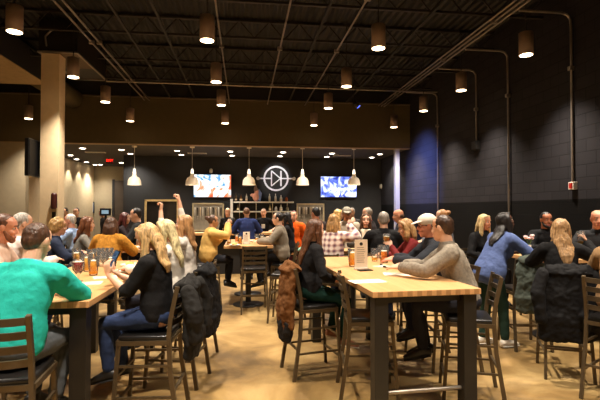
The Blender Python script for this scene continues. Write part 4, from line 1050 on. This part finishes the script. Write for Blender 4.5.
glass((4.25, 5.5, ZT), 'glass of golden beer before the bald man', M_gold, .6)
# held glasses and phone
g = P['maroon']['grip'][0]; glass((g.x, g.y, g.z - .07), 'glass of amber beer lifted by the woman in maroon', M_amber, .7, 'tulip', 1.1)
g = P['drink']['grip'][1]; glass((g.x, g.y, g.z - .08), 'clear glass lifted to her mouth by the long-haired woman', M_gold, .2)
g = P['tan']['grip'][1]; glass((g.x, g.y, g.z - .08), 'glass held up by the woman in the yellow jacket', M_orange, .4)
g = P['phone']['grip'][0]
t = thing('phone', 'dark smartphone with lit screen in the blonde woman hand', 'phone', (g.x - .0, g.y - .005, g.z - .03), math.radians(72 + 200))
t.rotation_euler = (math.radians(-28), 0, math.radians(72 - 118))
b = MB(); b.box(-.037, .037, -.005, .005, 0, .155); b.build('case', mat('phone_case', (16, 16, 18), .3), t, bevel=.003)
b = MB(); b.box(-.033, .033, -.0065, -.005, .008, .147); b.build('screen', tv_mat('phone_screen', [(20, 26, 40), (60, 90, 120), (160, 190, 210)], 22, .9), t)

M_paper = mat('menu_paper', (238, 228, 210), .8, var=.02)
M_ink = mat('grey_ink', (120, 110, 100), .8)
def paper(loc, rz, w, h, lab, rows=6):
    t = thing('paper_menu', lab, 'paper', loc, math.radians(rz))
    b = MB(); b.box(-w, w, -h, h, 0, .0012); b.build('sheet', M_paper, t)
    b = MB()
    for r in range(rows):
        y = h * .8 - r * h * 1.6 / max(1, rows - 1); b.box(-w * .8, w * (.2 + .1 * (r % 4)), y - .003, y + .003, .0012, .0016)
    b.build('printed_lines', M_ink, t)
paper(tab(367, 281), 8, .15, .09, 'printed paper menu lying nearest the front of the right table')
paper(tab(398, 274), -12, .14, .1, 'printed paper sheet before the hands of the cap man')
paper(tab(383, 266), 30, .1, .07, 'small crumpled white paper by the pint glasses')
paper(tab(86, 283), 6, .13, .08, 'printed paper on the left table under the red beer')
paper(tab(106, 277), 20, .1, .08, 'white paper left of the woman with phone')
def card(loc, rz, h, w, lab, inkz=.85):
    t = thing('menu_stand', lab, 'menu card', loc, math.radians(rz))
    b = MB(); b.box(-w, w, -.003, .003, .012, h); b.build('card', M_paper, t)
    b = MB(); b.ell((0, -.003, h * inkz), (.018, .002, .018)); b.build('printed_mark', M_black, t)
    b = MB()
    for r in range(8):
        z = h * .72 - r * h * .07; b.box(-w * .7, w * (.4 + .1 * (r % 3)), -.0036, -.003, z, z + .005)
    b.build('printed_lines', M_ink, t)
    b = MB(); b.box(-w * 1.1, w * 1.1, -.03, .03, 0, .014); b.build('base', mat('clear_acrylic', (200, 196, 186), .2), t, bevel=.003)
X, Y, Z = tab(361, 269)
card((X, Y, Z), 4, .31, .07, 'tall white menu card standing on the right table')
X, Y, Z = tab(246.5, 244)
card((X, Y, Z), 4, .22, .06, 'white card stand on the pedestal table')
t = thing('phone', 'black phone lying at the foot of the tall menu card', 'phone', tab(365, 270.5), math.radians(-76))
b = MB(); b.box(-.036, .036, -.075, .075, 0, .009); b.build('case', mat('phone_case', (16, 16, 18), .3), t, bevel=.003)
b = MB(); b.box(-.032, .032, -.07, .07, .009, .0096); b.build('screen', mat('black_screen', (8, 8, 9), .5, Specular_IOR_Level=.15), t)
for u, v, lab in ((384, 267, 'small dark bottle cap on the crumpled paper'), (381, 264.8, 'smaller dark cap left of the wide orange beer')):
    X, Y, Z = tab(u, v)
    t = thing('cap', lab, 'bottle cap', (X, Y, Z + .002))
    b = MB(); b.lathe([(0, 0), (.018, 0), (.016, .012), (0, .014)], n=16); b.build('crown', M_dsteel, t, smooth=True)
    b = MB(); b.lathe([(0, .014), (.01, .014), (.01, .0145), (0, .0145)], n=12); b.build('top_disc', M_black, t)
# food baskets
def basket(loc, lab, cols, r=.11):
    t = thing('food_plate', lab, 'plate of food', loc)
    b = MB(); b.lathe([(0, 0), (r * .7, 0), (r, .025), (r * .95, .026), (r * .66, .006), (0, .006)], n=24, cap=False); b.build('plate', M_white, t, smooth=True)
    for i, c in enumerate(cols):
        a = i * 2.4; rr = r * .4 * (i % 3) / 2
        b = MB(); b.ell((math.cos(a) * rr, math.sin(a) * rr, .03), (.035, .03, .022)); fuse(b, 'food_piece', mat('food_%d_%d_%d' % c, c, .6), t, .006, 1, [(.02, .01)])
FD = [(226, 150, 50), (190, 60, 36), (236, 190, 90), (206, 120, 40), (236, 200, 130)]
basket(tab(131, 266), 'plate of orange food right of the phone on the left table', FD)
basket(tab(126, 272), 'plate of snacks nearest the blonde woman on the left table', FD[1:])
basket(tab(248, 241.5), 'plate of food beside the card stand on the pedestal table', FD[::-1])
basket(tab(235, 245.8), 'plate of food at the left end of pedestal table', FD, .1)
basket((-1.6, 7.5, ZT), 'plate of food on the table beyond the orange sweater', FD, .12)
t = thing('flower_vase', 'small vase of pale flowers between the blue shirt and bearded man', 'vase', (3.95, 5.85, ZT))
b = MB(); b.lathe([(0, 0), (.035, 0), (.045, .06), (.025, .11), (.03, .13), (.026, .13), (.02, .11), (0, .1)], n=18, cap=False); b.build('vase', M_white, t, smooth=True)
for i in range(7):
    a = i * 2.4; q = V((math.cos(a) * .05, math.sin(a) * .05, .22 + .02 * (i % 3)))
    b = MB(); b.tube([(0, 0, .1), tuple(q)], [.003, .003], n=6); st = b.build('stem', mat('leaf_green', (60, 90, 44), .6), t)
    b = MB(); b.ell(q, (.022, .022, .018)); b.build('blossom', mat('blossom', (232, 200, 205), .7), st, smooth=True)

# ------------------------------------------------------------------ blue wash on the block wall
X, Y = XR - 1.3, 13.2
t = thing('added_blue_spotlight', 'small blue spotlight added at the ceiling by the brown header', 'spotlight', (2.94, 11.84, 4.6))  # fixture and lamp added to throw the blue wall glow, true source unseen
b = MB(); b.tube([(0, 0, 0), (.12, -.03, -.14)], [.06, .07], round_cap=False); b.build('can', M_dsteel, t, smooth=True)
b = MB(); b.tube([(.12, -.03, -.14), (.122, -.031, -.143)], [.06, .06], round_cap=False); b.build('lens', emit('blue_lens', (80, 110, 255), 2), t)
b = MB(); b.tube([(0, 0, .03), (0, 0, .85)], [.012, .012], n=8); b.build('stem', M_dsteel, t)
o = spot((3.1, 11.8, 4.42), 2300, 62, 1.0, (.2, .3, 1.0))
o.rotation_euler = (V((5.3, 12.9, 2.5)) - V(o.location)).to_track_quat('-Z', 'Y').to_euler()

# ------------------------------------------------------------------ world, camera
w = bpy.data.worlds.new('world'); bpy.context.scene.world = w; w.use_nodes = True
w.node_tree.nodes['Background'].inputs['Color'].default_value = (.02, .016, .012, 1); w.node_tree.nodes['Background'].inputs['Strength'].default_value = .3
cam = bpy.data.cameras.new('camera'); co = bpy.data.objects.new('camera', cam); C.objects.link(co)
cam.sensor_width = 36; cam.lens = 36 * F / 600; cam.clip_start = .05
co.location = (0, 0, CAM_Z); co.rotation_euler = (PI / 2 + math.atan((HOR - 200) / F), 0, -TH)
sc = bpy.context.scene; sc.camera = co
sc.view_settings.view_transform = 'Standard'; sc.view_settings.look = 'None'; sc.view_settings.gamma = 1; sc.view_settings.exposure = 0
sc.cycles.use_denoising = True
sc.cycles.max_bounces = 8
